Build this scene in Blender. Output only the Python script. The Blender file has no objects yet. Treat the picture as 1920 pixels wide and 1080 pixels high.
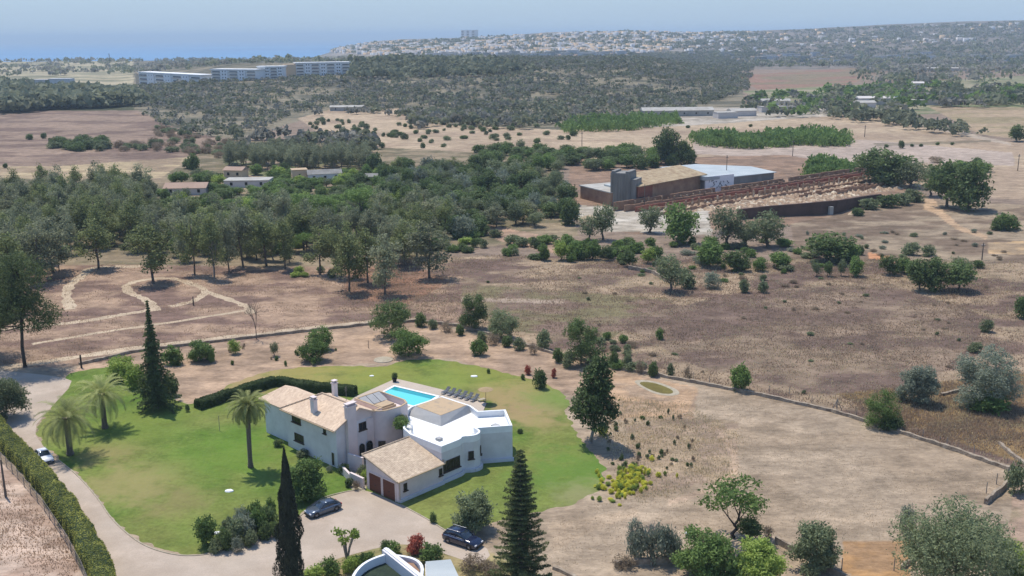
import bpy, math, random
import numpy as np
from mathutils import Vector, Matrix

# ------------------------------------------------------------------ camera, sky, sun
S = bpy.context.scene
COL = S.collection
F, H = 1900.0, 56.0
PITCH = math.atan((540 - 66) / F)
ROLL = math.radians(-0.45)
cr_, sr_, cp_, sp_ = math.cos(ROLL), math.sin(ROLL), math.cos(PITCH), math.sin(PITCH)
CX = np.array([cr_, sr_ * sp_, sr_ * cp_])
CY = np.array([-sr_, cr_ * sp_, cr_ * cp_])
CF = np.array([0, cp_, -sp_])
cam = bpy.data.cameras.new('camera'); camo = bpy.data.objects.new('camera', cam); COL.objects.link(camo)
camo.matrix_world = Matrix(((CX[0], CY[0], -CF[0], 0), (CX[1], CY[1], -CF[1], 0), (CX[2], CY[2], -CF[2], H), (0, 0, 0, 1)))
cam.sensor_width = 36; cam.lens = F / 1920 * 36
cam.clip_start = 1; cam.clip_end = 90000
S.camera = camo

SUN_EL, SUN_AZ = math.radians(68), math.atan2(-0.63, 0.77)      # azimuth from +Y towards +X
W = bpy.data.worlds.new('World'); S.world = W; W.use_nodes = True
wn = W.node_tree.nodes; wl = W.node_tree.links
bg = wn['Background']; sky = wn.new('ShaderNodeTexSky'); sky.sky_type = 'NISHITA'; sky.sun_disc = False
sky.sun_elevation = SUN_EL; sky.sun_rotation = SUN_AZ
sky.altitude = 100; sky.air_density = 1.0; sky.dust_density = 0.3; sky.ozone_density = 4.0
tn_ = wn.new('ShaderNodeMix'); tn_.data_type = 'RGBA'; tn_.blend_type = 'MULTIPLY'; tn_.inputs[0].default_value = 1; tn_.inputs[7].default_value = (.82, .90, 1.0, 1)
wl.new(sky.outputs[0], tn_.inputs[6])
# the sea air: low sky is an even pale blue that melts into the clear sky above
tcw = wn.new('ShaderNodeTexCoord'); spw = wn.new('ShaderNodeSeparateXYZ'); wl.new(tcw.outputs['Generated'], spw.inputs[0])
mrw = wn.new('ShaderNodeMapRange'); mrw.inputs[1].default_value = 0.02; mrw.inputs[2].default_value = .35; mrw.inputs[3].default_value = .92; mrw.inputs[4].default_value = 0; wl.new(spw.outputs[2], mrw.inputs[0])
mxw = wn.new('ShaderNodeMix'); mxw.data_type = 'RGBA'; mxw.inputs[7].default_value = (2.15, 2.80, 3.55, 1); wl.new(mrw.outputs[0], mxw.inputs[0]); wl.new(tn_.outputs[2], mxw.inputs[6])
wl.new(mxw.outputs[2], bg.inputs[0]); bg.inputs[1].default_value = 0.15
sl = bpy.data.lights.new('sun', 'SUN'); sl.energy = 3.4; sl.angle = math.radians(0.55); sl.color = (1.0, 0.945, 0.865)
so = bpy.data.objects.new('sun', sl); COL.objects.link(so)
sd = Vector((math.sin(SUN_AZ) * math.cos(SUN_EL), math.cos(SUN_AZ) * math.cos(SUN_EL), math.sin(SUN_EL)))
so.rotation_euler = sd.to_track_quat('Z', 'Y').to_euler(); so.location = (0, 0, 300)
S.view_settings.view_transform = 'Standard'; S.view_settings.look = 'None'
S.view_settings.exposure = 0.42; S.view_settings.gamma = 1.0
S.cycles.volume_bounces = 0; S.cycles.max_bounces = 6; S.cycles.diffuse_bounces = 3; S.cycles.transparent_max_bounces = 6

HAZE_DENSITY = 0.00011

# ------------------------------------------------------------------ helpers
def sm(x):
    x = np.clip(x, 0, 1); return x * x * (3 - 2 * x)
def hash2(ix, iy, seed):
    h = (ix.astype(np.int64) * 374761393 + iy.astype(np.int64) * 668265263 + seed * 1442695041) & 0x7fffffff
    h = ((h ^ (h >> 13)) * 1274126177) & 0x7fffffff
    return ((h ^ (h >> 16)) & 0xffff) / 65535.0
def vnoise(x, y, seed=0):
    x = np.asarray(x, float); y = np.asarray(y, float)
    ix = np.floor(x); iy = np.floor(y); fx = sm(x - ix); fy = sm(y - iy)
    a = hash2(ix, iy, seed); b = hash2(ix + 1, iy, seed); c = hash2(ix, iy + 1, seed); d = hash2(ix + 1, iy + 1, seed)
    return (a * (1 - fx) + b * fx) * (1 - fy) + (c * (1 - fx) + d * fx) * fy
def fbm(x, y, seed=0, o=4):
    s = 0; a = .5
    for i in range(o):
        s = s + a * vnoise(x * 2**i, y * 2**i, seed + i * 17); a *= .5
    return s / (1 - .5**o)

SKX = [540, 600, 640, 700, 760, 880, 960, 1030, 1160, 1250, 1300, 1400, 1500, 1600, 1700, 1800, 1920, 2200]
SKY = [112, 100, 92, 79, 74, 71, 67, 61, 59, 62, 64, 60, 55, 49, 45, 41, 38, 34]
def yh(px): return 66 - 0.00785 * (px - 960)
def terr(X, Y):
    X = np.asarray(X, float); Y = np.asarray(Y, float)
    Yc = np.maximum(Y, 60); px = 960 + 1958 * X / Yc
    D = 4300.
    hr = H - D * (np.interp(px, SKX, SKY) - yh(px)) / 2019
    hr = np.maximum(hr, -60)
    rid = hr * (0.35 * sm((Yc - 2150) / 900) + 0.65 * sm((Yc - 2700) / (D - 2700)))
    rid = np.where(hr > 0, rid, 0)
    c = sm((px - 520) / 130)
    z = rid * c
    z = z - 62 * (1 - c) * sm((Yc - 2650) / 300)
    z = z - (hr * c + 62) * sm((Yc - 4400) / 900)
    hill = sm((px - 180) / 330) * (1 - sm((px - 1180) / 240)) * sm((Yc - 780) / 520) * (1 - sm((Yc - 1450) / 600))
    z = z + 21 * hill
    z = z + (fbm(X / 260, Y / 260, 5, 3) - .5) * 7 * sm((Yc - 500) / 600) * (1 - sm((Yc - 2500) / 200) * (1 - c))
    return z
def proj(X, Y, Z):
    a = X * CX[0] + Y * CX[1] + (Z - H) * CX[2]; b = X * CY[0] + Y * CY[1] + (Z - H) * CY[2]
    w = Y * CF[1] + (Z - H) * CF[2]
    return 960 + F * a / w, 540 - F * b / w
def ray(px, py):
    return CX * (px - 960) + CY * (540 - py) + CF * F
def G(px, py, z=0.0):
    d = ray(px, py); t = (z - H) / d[2]; return d[0] * t, d[1] * t
_ts = np.geomspace(60, 6500, 1800)
def GT(px, py):
    d = ray(px, py); d = d / d[1]
    if py > 300: return (*G(px, py), 0.0)
    X = d[0] * _ts; Y = _ts; Z = H + d[2] * _ts; T = terr(X, Y)
    k = np.where(Z < T)[0]
    if len(k) == 0: k = [1799]
    k = max(int(k[0]), 1)
    a = (Z[k-1] - T[k-1]); b = (T[k] - Z[k]); f = a / (a + b) if a + b > 0 else 0
    y = Y[k-1] + (Y[k] - Y[k-1]) * f
    return d[0] * y, y, float(terr(d[0] * y, y))
def vh(b, topy):
    """height of something standing at b whose top is at picture row topy"""
    lo, hi = 0.0, 60.0
    for _ in range(30):
        m = (lo + hi) / 2
        if proj(b[0], b[1], b[2] + m)[1] > topy: lo = m
        else: hi = m
    return lo
def dist(b): return math.sqrt(b[0]**2 + b[1]**2 + (H - b[2])**2)

def lin(c): return tuple((v / 255 / 12.92 if v <= 10 else ((v / 255 + .055) / 1.055) ** 2.4) for v in c)
def A(r, g, b, k=0.66):
    c = lin((r, g, b)); m_ = sum(c) / 3      # a little less saturated and warmer than read off the picture
    return tuple(min(.85, (v * .9 + m_ * .1) * k * w) for v, w in zip(c, (1.0, 1.0, .92)))

# ---- materials
MATS = {}
def newmat(name):
    m = bpy.data.materials.new(name); m.use_nodes = True; MATS[name] = m
    return m, m.node_tree.nodes, m.node_tree.links, m.node_tree.nodes['Principled BSDF']
def surf(name, c1, c2=None, scale=3.0, rough=.85, metal=0, spec=.3, bump=0.0, detail=6, stretch=(1, 1, 1), c3=None, bscale=None):
    m, n, l, p = newmat(name)
    p.inputs['Roughness'].default_value = rough; p.inputs['Metallic'].default_value = metal
    p.inputs['Specular IOR Level'].default_value = spec
    c2 = c2 or tuple(v * .8 for v in c1)
    tc = n.new('ShaderNodeTexCoord'); mp = n.new('ShaderNodeMapping'); mp.inputs['Scale'].default_value = stretch
    l.new(tc.outputs['Object'], mp.inputs[0])
    no = n.new('ShaderNodeTexNoise'); no.inputs['Scale'].default_value = scale; no.inputs['Detail'].default_value = detail; no.inputs['Roughness'].default_value = .65
    l.new(mp.outputs[0], no.inputs[0])
    r = n.new('ShaderNodeValToRGB'); r.color_ramp.elements[0].position = .32; r.color_ramp.elements[1].position = .68
    r.color_ramp.elements[0].color = (*c1, 1); r.color_ramp.elements[1].color = (*c2, 1)
    if c3:
        e = r.color_ramp.elements.new(.5); e.color = (*c3, 1)
    l.new(no.outputs[0], r.inputs[0]); l.new(r.outputs[0], p.inputs[0])
    if bump:
        n2 = n.new('ShaderNodeTexNoise'); n2.inputs['Scale'].default_value = bscale or scale * 3; n2.inputs['Detail'].default_value = 5
        l.new(mp.outputs[0], n2.inputs[0])
        b = n.new('ShaderNodeBump'); b.inputs['Strength'].default_value = bump; b.inputs['Distance'].default_value = .2
        l.new(n2.outputs[0], b.inputs['Height']); l.new(b.outputs[0], p.inputs['Normal'])
    return m
def leafmat(name, dark, light, trans=.4, rough=.7):
    m, n, l, p = newmat(name)
    at = n.new('ShaderNodeAttribute'); at.attribute_name = 'tint'
    oi = n.new('ShaderNodeObjectInfo')
    ma = n.new('ShaderNodeMath'); ma.operation = 'MULTIPLY_ADD'; ma.inputs[1].default_value = .45; l.new(oi.outputs['Random'], ma.inputs[0])
    mb = n.new('ShaderNodeMath'); mb.operation = 'MULTIPLY'; mb.inputs[1].default_value = .75; l.new(at.outputs['Fac'], mb.inputs[0])
    l.new(mb.outputs[0], ma.inputs[2])
    mx = n.new('ShaderNodeMix'); mx.data_type = 'RGBA'; mx.inputs[6].default_value = (*dark, 1); mx.inputs[7].default_value = (*light, 1)
    l.new(ma.outputs[0], mx.inputs[0]); l.new(mx.outputs[2], p.inputs[0])
    p.inputs['Roughness'].default_value = rough; p.inputs['Specular IOR Level'].default_value = .25
    tr = n.new('ShaderNodeBsdfTranslucent'); l.new(mx.outputs[2], tr.inputs[0])
    ms = n.new('ShaderNodeMixShader'); ms.inputs[0].default_value = trans
    l.new(p.outputs[0], ms.inputs[1]); l.new(tr.outputs[0], ms.inputs[2]); l.new(ms.outputs[0], n['Material Output'].inputs[0])
    return m
leafmat('leaf_pine', (0.065, 0.078, 0.028), (0.33, 0.365, 0.14))
leafmat('leaf_dark', (0.045, 0.068, 0.024), (0.19, 0.255, 0.085))
leafmat('leaf_green', (0.07, 0.11, 0.028), (0.23, 0.33, 0.09))
leafmat('leaf_pine_near', (.030, .045, .016), (.15, .19, .065))
leafmat('leaf_bright', (0.16, 0.22, 0.04), (0.42, 0.52, 0.12))
leafmat('leaf_olive', (0.085, 0.105, 0.05), (0.28, 0.32, 0.16))
leafmat('leaf_grey', (0.12, 0.14, 0.1), (0.33, 0.36, 0.25))
leafmat('leaf_yellow', (.42, .44, .06), (.85, .80, .12))
leafmat('leaf_red', (.22, .05, .035), (.55, .17, .11))
leafmat('leaf_dry', (.16, .115, .075), (.38, .30, .20))
leafmat('leaf_palm', (0.08, 0.1, 0.03), (0.46, 0.48, 0.17))
leafmat('leaf_cypress', (0.018, 0.024, 0.014), (0.065, 0.075, 0.042), .08)
leafmat('leaf_norfolk', (0.045, 0.062, 0.022), (0.2, 0.23, 0.09))
leafmat('leaf_hedge', (.13, .15, .03), (.58, .56, .13))
leafmat('leaf_hedge_dark', (0.03, 0.05, 0.014), (0.085, 0.125, 0.035))
leafmat('leaf_far', (0.09, 0.098, 0.055), (0.27, 0.28, 0.165))
leafmat('leaf_euc', (0.09, 0.1, 0.055), (0.37, 0.385, 0.22))
leafmat('leaf_far_grey', (0.13, 0.13, 0.1), (0.33, 0.31, 0.245))
surf('bark', (.10, .075, .055), (.19, .155, .12), 6, .95, bump=.3)
surf('bark_pale', (.22, .19, .155), (.34, .30, .25), 6, .95, bump=.3)
surf('bark_dark', (.045, .035, .028), (.09, .07, .055), 8, .95)
surf('palm_bark', (.13, .105, .08), (.25, .21, .165), 9, .95, bump=.6)
surf('plaster', (.70, .67, .655), (.58, .55, .535), .55, .9, bump=.05)
surf('plaster_pink', (.72, .61, .565), (.63, .53, .49), .9, .9, bump=.05)
surf('plaster_white', (.82, .82, .80), (.72, .72, .70), .8, .85)
surf('roof_white', (.82, .82, .79), (.70, .69, .65), .45, .8)
surf('roof_grey', A(205, 203, 205), A(188, 186, 190), 1.2, .8)
surf('terrace_tan', A(216, 184, 150), A(196, 172, 148), 1.0, .9, c3=A(222, 190, 152))
surf('frame_white', (.7, .69, .66), (.62, .6, .58), 4, .5)
surf('frame_brown', (.08, .05, .035), (.05, .03, .02), 6, .6)
surf('wood_door', (.16, .055, .035), (.10, .034, .022), 3, .55, stretch=(1, .3, 8), bump=.2)
surf('glass_dark', (.010, .010, .012), (.02, .02, .022), 1, .2, spec=.35)
surf('glass_car', (.02, .028, .036), (.03, .04, .05), 1, .05, spec=1)
surf('stone_pale', A(214, 200, 176), A(180, 164, 142), 1.6, .9, bump=.3)
surf('wall_stone', A(204, 186, 166), A(140, 120, 104), 1.3, .95, bump=.5, c3=A(180, 160, 140))
surf('concrete', A(172, 168, 165), A(142, 138, 136), .35, .9, bump=.1, stretch=(1, 1, .25))
surf('concrete_pale', A(215, 210, 204), A(186, 178, 170), .25, .9)
surf('metal_roof', A(214, 220, 224), A(192, 200, 206), .12, .6, stretch=(1, 3, 1))
surf('brick_red', A(196, 122, 98), A(156, 96, 80), .6, .95, bump=.2, c3=A(176, 110, 90))
surf('brick_old', A(206, 164, 132), A(164, 124, 102), .3, .95, bump=.3, c3=A(186, 146, 118))
surf('brick_dark', A(120, 92, 80), A(92, 70, 62), .3, .95, bump=.3)
surf('rubble_mat', A(250, 232, 204, .85), A(214, 184, 152, .8), .35, .95, bump=.5, detail=9, c3=A(174, 140, 112))
surf('roof_ruin', A(220, 196, 158), A(168, 138, 108), .5, .95, bump=.4, detail=9)
surf('wood_pole', (.11, .085, .065), (.16, .13, .10), 5, .9)
surf('wood_grey', (.22, .19, .16), (.30, .27, .23), 5, .9)
surf('rubber', (.012, .012, .012), (.02, .02, .02), 5, .8)
surf('alloy', (.5, .5, .5), (.42, .42, .43), 5, .3, metal=.8)
surf('paint_silver', (.12, .145, .18), (.10, .125, .16), 1, .22, metal=.5, spec=.6)
surf('paint_navy', (.016, .022, .050), (.012, .017, .04), 1, .16, spec=.8)
surf('paint_white', (.74, .75, .78), (.70, .71, .74), 1, .25, spec=.6)
surf('trim_black', (.015, .015, .017), (.025, .025, .027), 4, .5)
surf('leather', (.11, .07, .05), (.08, .05, .04), 4, .6)
surf('lamp_glass', (.65, .66, .66), (.55, .56, .57), 4, .1, spec=.8)
surf('lamp_red', (.35, .02, .015), (.28, .015, .01), 4, .2)
surf('cushion_grey', A(120, 124, 134), A(96, 100, 110), 3, .9)
surf('cloth_tan', A(200, 172, 130), A(180, 150, 110), 3, .9)
surf('pot_dark', (.02, .02, .022), (.035, .033, .03), 4, .5)
surf('pot_clay', A(176, 106, 78), A(150, 88, 62), 4, .8)
surf('house_cream', (.62, .57, .51), (.50, .45, .41), .1, .9)
surf('house_grey', (.60, .59, .57), (.50, .49, .48), .1, .9)
surf('house_ochre', (.72, .52, .32), (.64, .46, .29), .1, .9)
surf('roof_terra', A(206, 172, 152), A(184, 150, 132), .1, .9)
surf('turf_dark', A(60, 78, 58), A(42, 58, 48), 1.5, .9, bump=.3)
surf('branch_grey', (.20, .18, .155), (.30, .275, .24), 8, .95)

def tile_roof(name, c1, c2, c3, axis):
    m, n, l, p = newmat(name)
    p.inputs['Roughness'].default_value = .9
    tc = n.new('ShaderNodeTexCoord')
    vo = n.new('ShaderNodeTexVoronoi'); vo.inputs['Scale'].default_value = 3.2
    mp = n.new('ShaderNodeMapping'); mp.inputs['Scale'].default_value = (1, 1.2, 1)
    l.new(tc.outputs['Object'], mp.inputs[0]); l.new(mp.outputs[0], vo.inputs[0])
    no = n.new('ShaderNodeTexNoise'); no.inputs['Scale'].default_value = .5; no.inputs['Detail'].default_value = 8; l.new(tc.outputs['Object'], no.inputs[0])
    r = n.new('ShaderNodeValToRGB'); r.color_ramp.elements[0].color = (*c1, 1); r.color_ramp.elements[1].color = (*c2, 1)
    r.color_ramp.elements[0].position = .3; r.color_ramp.elements[1].position = .7
    l.new(no.outputs[0], r.inputs[0])
    mx = n.new('ShaderNodeMix'); mx.data_type = 'RGBA'; mx.inputs[7].default_value = (*c3, 1)
    sep = n.new('ShaderNodeSeparateColor'); l.new(vo.outputs['Color'], sep.inputs[0])
    mm = n.new('ShaderNodeMath'); mm.operation = 'MULTIPLY'; mm.inputs[1].default_value = .6; l.new(sep.outputs[0], mm.inputs[0])
    l.new(mm.outputs[0], mx.inputs[0]); l.new(r.outputs[0], mx.inputs[6]); l.new(mx.outputs[2], p.inputs[0])
    wv = n.new('ShaderNodeTexWave'); wv.bands_direction = axis; wv.inputs['Scale'].default_value = 1.1; wv.inputs['Distortion'].default_value = .6
    l.new(tc.outputs['Object'], wv.inputs[0])
    b = n.new('ShaderNodeBump'); b.inputs['Strength'].default_value = .5; b.inputs['Distance'].default_value = .08
    l.new(wv.outputs[0], b.inputs['Height']); l.new(b.outputs[0], p.inputs['Normal'])
tile_roof('tile_main', (.78, .60, .41), (.62, .46, .32), (.46, .31, .205), 'Y')
tile_roof('tile_garage', (.64, .50, .34), (.50, .38, .26), (.30, .21, .14), 'X')

def grounded(name, attr=None, c1=None, c2=None, c3=None, big=.02, small=1.2, bump=.6, contrast=.35, wide=.7, streak=(1, 1, 1)):
    """soil or turf: base colour (painted zone or ramp) broken up by noise at three scales"""
    m, n, l, p = newmat(name)
    p.inputs['Roughness'].default_value = .97; p.inputs['Specular IOR Level'].default_value = .1
    ge = n.new('ShaderNodeNewGeometry'); mp = n.new('ShaderNodeMapping'); mp.inputs['Scale'].default_value = streak
    l.new(ge.outputs['Position'], mp.inputs[0])
    def noise(sc, det=5, ro=.6):
        x = n.new('ShaderNodeTexNoise'); x.inputs['Scale'].default_value = sc; x.inputs['Detail'].default_value = det; x.inputs['Roughness'].default_value = ro
        l.new(mp.outputs[0], x.inputs[0]); return x.outputs[0]
    nb, ns, nf = noise(big, 6), noise(small, 8, .72), noise(.22, 7, .68)
    if attr:
        a = n.new('ShaderNodeAttribute'); a.attribute_name = attr; base = a.outputs['Color']
    else:
        r = n.new('ShaderNodeValToRGB'); r.color_ramp.elements[0].color = (*c1, 1); r.color_ramp.elements[1].color = (*c2, 1)
        r.color_ramp.elements[0].position = .36; r.color_ramp.elements[1].position = .62
        l.new(nb, r.inputs[0]); base = r.outputs[0]
    if c3:
        rr = n.new('ShaderNodeValToRGB'); rr.color_ramp.elements[0].position = .5; rr.color_ramp.elements[1].position = .66
        l.new(nf, rr.inputs[0])
        mx = n.new('ShaderNodeMix'); mx.data_type = 'RGBA'; l.new(rr.outputs[0], mx.inputs[0]); l.new(base, mx.inputs[6]); mx.inputs[7].default_value = (*c3, 1)
        mq = n.new('ShaderNodeMix'); mq.data_type = 'RGBA'; mq.inputs[0].default_value = .55; l.new(base, mq.inputs[6]); l.new(mx.outputs[2], mq.inputs[7]); base = mq.outputs[2]
    def mapr(x, lo, hi, a=.3, b=.7):
        q = n.new('ShaderNodeMapRange'); q.inputs[1].default_value = a; q.inputs[2].default_value = b
        q.inputs[3].default_value = lo; q.inputs[4].default_value = hi; l.new(x, q.inputs[0]); return q.outputs[0]
    f1 = mapr(ns, 1 - contrast * .9, 1 + contrast * .8); f2 = mapr(nf, 1 - contrast * wide, 1 + contrast * wide, .34, .64)
    if attr:
        fb = mapr(nb, .86, 1.14); m3 = n.new('ShaderNodeMath'); m3.operation = 'MULTIPLY'; l.new(f2, m3.inputs[0]); l.new(fb, m3.inputs[1]); f2 = m3.outputs[0]
    mu = n.new('ShaderNodeMath'); mu.operation = 'MULTIPLY'; l.new(f1, mu.inputs[0]); l.new(f2, mu.inputs[1])
    vm = n.new('ShaderNodeVectorMath'); vm.operation = 'SCALE'; l.new(base, vm.inputs[0]); l.new(mu.outputs[0], vm.inputs['Scale'])
    l.new(vm.outputs[0], p.inputs[0])
    b = n.new('ShaderNodeBump'); b.inputs['Strength'].default_value = bump; b.inputs['Distance'].default_value = .35
    l.new(ns, b.inputs['Height']); l.new(b.outputs[0], p.inputs['Normal'])
    return m
grounded('ground_mat', attr='zone', contrast=.30, bump=.7, wide=1.05, streak=(.75, 1.3, 1))
grounded('lawn_mat', c1=A(108, 138, 50), c2=A(146, 152, 76), c3=A(128, 142, 64), big=.06, small=1.6, bump=.6, contrast=.30, wide=.75)
grounded('drive_mat', c1=A(214, 194, 178), c2=A(202, 180, 162), c3=A(220, 198, 182), big=.08, small=5, bump=.2, contrast=.12, wide=.6)
grounded('deck_mat', c1=A(226, 206, 190), c2=A(214, 196, 180), big=.2, small=3, bump=.1, contrast=.07)
grounded('path_mat', c1=A(224, 200, 172), c2=A(204, 178, 150), big=.1, small=2, bump=.3, contrast=.2)
grounded('pond_mat', c1=A(140, 128, 70), c2=A(120, 108, 58), big=.3, small=2, bump=.1, contrast=.1)

# ---- mesh building
def link(o, parent=None):
    COL.objects.link(o)
    if parent: o.parent = parent
    return o
def tag(o, label=None, cat=None, group=None, kind=None):
    if label: o['label'] = label
    if cat: o['category'] = cat
    if group: o['group'] = group
    if kind: o['kind'] = kind
    return o
def empty(name, loc, rz=0, label=None, cat=None, group=None):
    o = bpy.data.objects.new(name, None); o.location = loc; o.rotation_euler = (0, 0, rz); link(o)
    return tag(o, label, cat, group)
class MB:
    def __init__(s): s.v = []; s.f = []; s.m = []
    def add(s, vs, fs, m=0):
        k = len(s.v); s.v += [tuple(map(float, q)) for q in vs]; s.f += [tuple(k + i for i in f) for f in fs]; s.m += [m] * len(fs); return s
    def box(s, x0, y0, z0, x1, y1, z1, m=0):
        return s.add([(x0, y0, z0), (x1, y0, z0), (x1, y1, z0), (x0, y1, z0), (x0, y0, z1), (x1, y0, z1), (x1, y1, z1), (x0, y1, z1)],
                     [(0, 3, 2, 1), (4, 5, 6, 7), (0, 1, 5, 4), (1, 2, 6, 5), (2, 3, 7, 6), (3, 0, 4, 7)], m)
    def prism(s, poly, z0, z1, m=0):
        n = len(poly); zt = z1 if isinstance(z1, (list, tuple)) else [z1] * n
        ar = sum(poly[i][0] * poly[(i + 1) % n][1] - poly[(i + 1) % n][0] * poly[i][1] for i in range(n))
        if ar < 0: poly = poly[::-1]; zt = zt[::-1]
        vs = [(x, y, z0) for x, y in poly] + [(x, y, z) for (x, y), z in zip(poly, zt)]
        return s.add(vs, [tuple(range(n))[::-1], tuple(range(n, 2 * n))] + [(i, (i + 1) % n, n + (i + 1) % n, n + i) for i in range(n)], m)
    def bar(s, a, b, w, h, m=0):
        """box beam from a to b (base points), w across, h up"""
        a = Vector(a); b = Vector(b); d = (b - a); d.z = 0; d.normalize(); q = Vector((-d.y, d.x, 0)) * w / 2; u = Vector((0, 0, h))
        return s.add([a - q, b - q, b + q, a + q, a - q + u, b - q + u, b + q + u, a + q + u],
                     [(0, 3, 2, 1), (4, 5, 6, 7), (0, 1, 5, 4), (1, 2, 6, 5), (2, 3, 7, 6), (3, 0, 4, 7)], m)
    def tube(s, a, b, r0, r1, n=7, m=0):
        a = Vector(a); b = Vector(b); d = (b - a).normalized(); t = Vector((1, 0, 0)) if abs(d.x) < .9 else Vector((0, 1, 0))
        e = d.cross(t).normalized(); g = d.cross(e)
        vs = [a + (e * math.cos(2 * math.pi * i / n) + g * math.sin(2 * math.pi * i / n)) * r0 for i in range(n)]
        vs += [b + (e * math.cos(2 * math.pi * i / n) + g * math.sin(2 * math.pi * i / n)) * r1 for i in range(n)]
        return s.add(vs, [(i, (i + 1) % n, n + (i + 1) % n, n + i) for i in range(n)] + [tuple(range(n))[::-1], tuple(range(n, 2 * n))], m)
    def build(s, name, mats, parent=None, smooth=False, bevel=0):
        me = bpy.data.meshes.new(name); me.from_pydata(s.v, [], s.f)
        if isinstance(mats, str): mats = [mats]
        for q in mats: me.materials.append(MATS[q])
        me.polygons.foreach_set('material_index', s.m)
        if smooth: me.polygons.foreach_set('use_smooth', [True] * len(s.f))
        me.update(); o = bpy.data.objects.new(name, me); link(o, parent)
        if bevel:
            b = o.modifiers.new('b', 'BEVEL'); b.width = bevel; b.segments = 2; b.limit_method = 'ANGLE'
        return o
def fast(name, V, Fq, mats, parent=None, tint=None, midx=None, linkit=True, smooth=False):
    V = np.asarray(V, np.float32); Fq = np.asarray(Fq, np.int32)
    me = bpy.data.meshes.new(name); n, k = Fq.shape
    me.vertices.add(len(V)); me.vertices.foreach_set('co', V.ravel())
    me.loops.add(n * k); me.loops.foreach_set('vertex_index', Fq.ravel())
    me.polygons.add(n); me.polygons.foreach_set('loop_start', np.arange(0, n * k, k, dtype=np.int32))
    me.polygons.foreach_set('loop_total', np.full(n, k, np.int32))
    if isinstance(mats, str): mats = [mats]
    for q in mats: me.materials.append(MATS[q])
    if midx is not None: me.polygons.foreach_set('material_index', np.asarray(midx, np.int32))
    if smooth: me.polygons.foreach_set('use_smooth', np.ones(n, bool))
    me.update(calc_edges=True)
    if tint is not None:
        a = me.attributes.new('tint', 'FLOAT', 'POINT'); a.data.foreach_set('value', np.asarray(tint, np.float32))
    o = bpy.data.objects.new(name, me)
    if linkit: link(o, parent)
    return o

# ------------------------------------------------------------------ the ground
def pip(px, py, poly):
    ins = np.zeros(px.shape, bool); n = len(poly)
    for i in range(n):
        x0, y0 = poly[i]; x1, y1 = poly[(i + 1) % n]
        if y0 == y1: continue
        c = ((y0 > py) != (y1 > py)) & (px < (x1 - x0) * (py - y0) / (y1 - y0) + x0)
        ins ^= c
    return ins
NX, NY = 860, 980
Ys = 45 * (6200 / 45) ** (np.linspace(0, 1, NY)); Ss = np.linspace(-.72, .72, NX)
SS, YY = np.meshgrid(Ss, Ys); XX = SS * (YY + 60); ZZ = terr(XX, YY)
PXg, PYg = proj(XX, YY, ZZ)
n1 = (fbm(XX / 18, YY / 18, 1, 5) - .5); n2 = (fbm(XX / 18 + 50, YY / 18, 2, 5) - .5)
n3 = (fbm(XX / 90, YY / 90, 3, 5) - .5); n4 = (fbm(XX / 90, YY / 90 + 77, 4, 5) - .5)
wob = 70 * 40 / np.maximum(YY, 100)
QX = PXg + n1 * wob + n3 * wob * 2.2; QY = PYg + (n2 * wob + n4 * wob * 2.0) * .33
zone = np.empty(XX.shape + (3,), np.float32); zone[:] = A(158, 136, 120)
def paint(poly, c, c2=None, sc=20, mix=1.0, thr=None):
    c = np.array(A(*c)); k = pip(QX, QY, poly)
    col = np.broadcast_to(c, zone.shape)
    if c2:
        w = sm((fbm(XX / sc, YY / (sc * .6), 9, 5) - .42) / .2)[..., None]; col = c * (1 - w) + np.array(A(*c2)) * w
    zone[k] = zone[k] * (1 - mix) + col[k] * mix
B_ = 4000
paint([(-B_, -500), (B_, -500), (B_, 130), (-B_, 130)], (172, 160, 152), (138, 132, 124), 120)
paint([(-B_, 100), (330, 105), (300, 165), (-B_, 175)], (200, 184, 152), (150, 145, 118), 40)
paint([(-B_, 160), (255, 160), (255, 212), (-B_, 222)], (92, 94, 70))
paint([(250, 110), (1390, 95), (1395, 215), (1080, 250), (830, 232), (600, 215), (440, 262), (300, 240), (250, 205)], (152, 140, 118), (112, 108, 92), 30)
paint([(1280, 60), (2400, 20), (2400, 128), (1280, 130)], (150, 138, 130), (120, 114, 108), 90)
paint([(1375, 142), (1600, 127), (1645, 134), (1590, 162), (1420, 168)], (166, 128, 110), (150, 134, 108), 60)
paint([(1390, 170), (2200, 128), (2200, 205), (1480, 218)], (132, 138, 98), (170, 158, 130), 30)
paint([(1200, 205), (1600, 195), (1560, 235), (1200, 240)], (206, 192, 178), (170, 158, 144), 20)
paint([(-B_, 214), (258, 207), (330, 240), (425, 262), (425, 300), (280, 332), (-B_, 345)], (166, 140, 122), (138, 114, 102), 22)
paint([(-B_, 322), (110, 312), (260, 302), (420, 288), (425, 312), (290, 335), (-B_, 350)], (200, 176, 140), (172, 148, 122), 15)
paint([(560, 222), (640, 200), (760, 204), (830, 232), (1060, 244), (1290, 236), (1600, 214), (1740, 232), (1860, 262), (2200, 300), (2200, 400), (1760, 360), (1300, 310), (1000, 295), (800, 285), (620, 262)], (202, 176, 148), (184, 158, 134), 40)
paint([(1300, 255), (1640, 262), (1900, 285), (1900, 310), (1500, 300), (1300, 288)], (196, 174, 160))
paint([(1740, 200), (2200, 205), (2200, 300), (1840, 252)], (186, 160, 132), (168, 150, 116), 30)
paint([(420, 262), (1000, 290), (1060, 330), (1080, 440), (840, 470), (700, 500), (-B_, 470), (-B_, 352), (300, 335)], (164, 144, 118), (128, 118, 92), 12)
paint([(420, 290), (560, 300), (720, 300), (700, 345), (560, 350), (430, 345)], (170, 148, 128), (130, 132, 92), 10)
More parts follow.
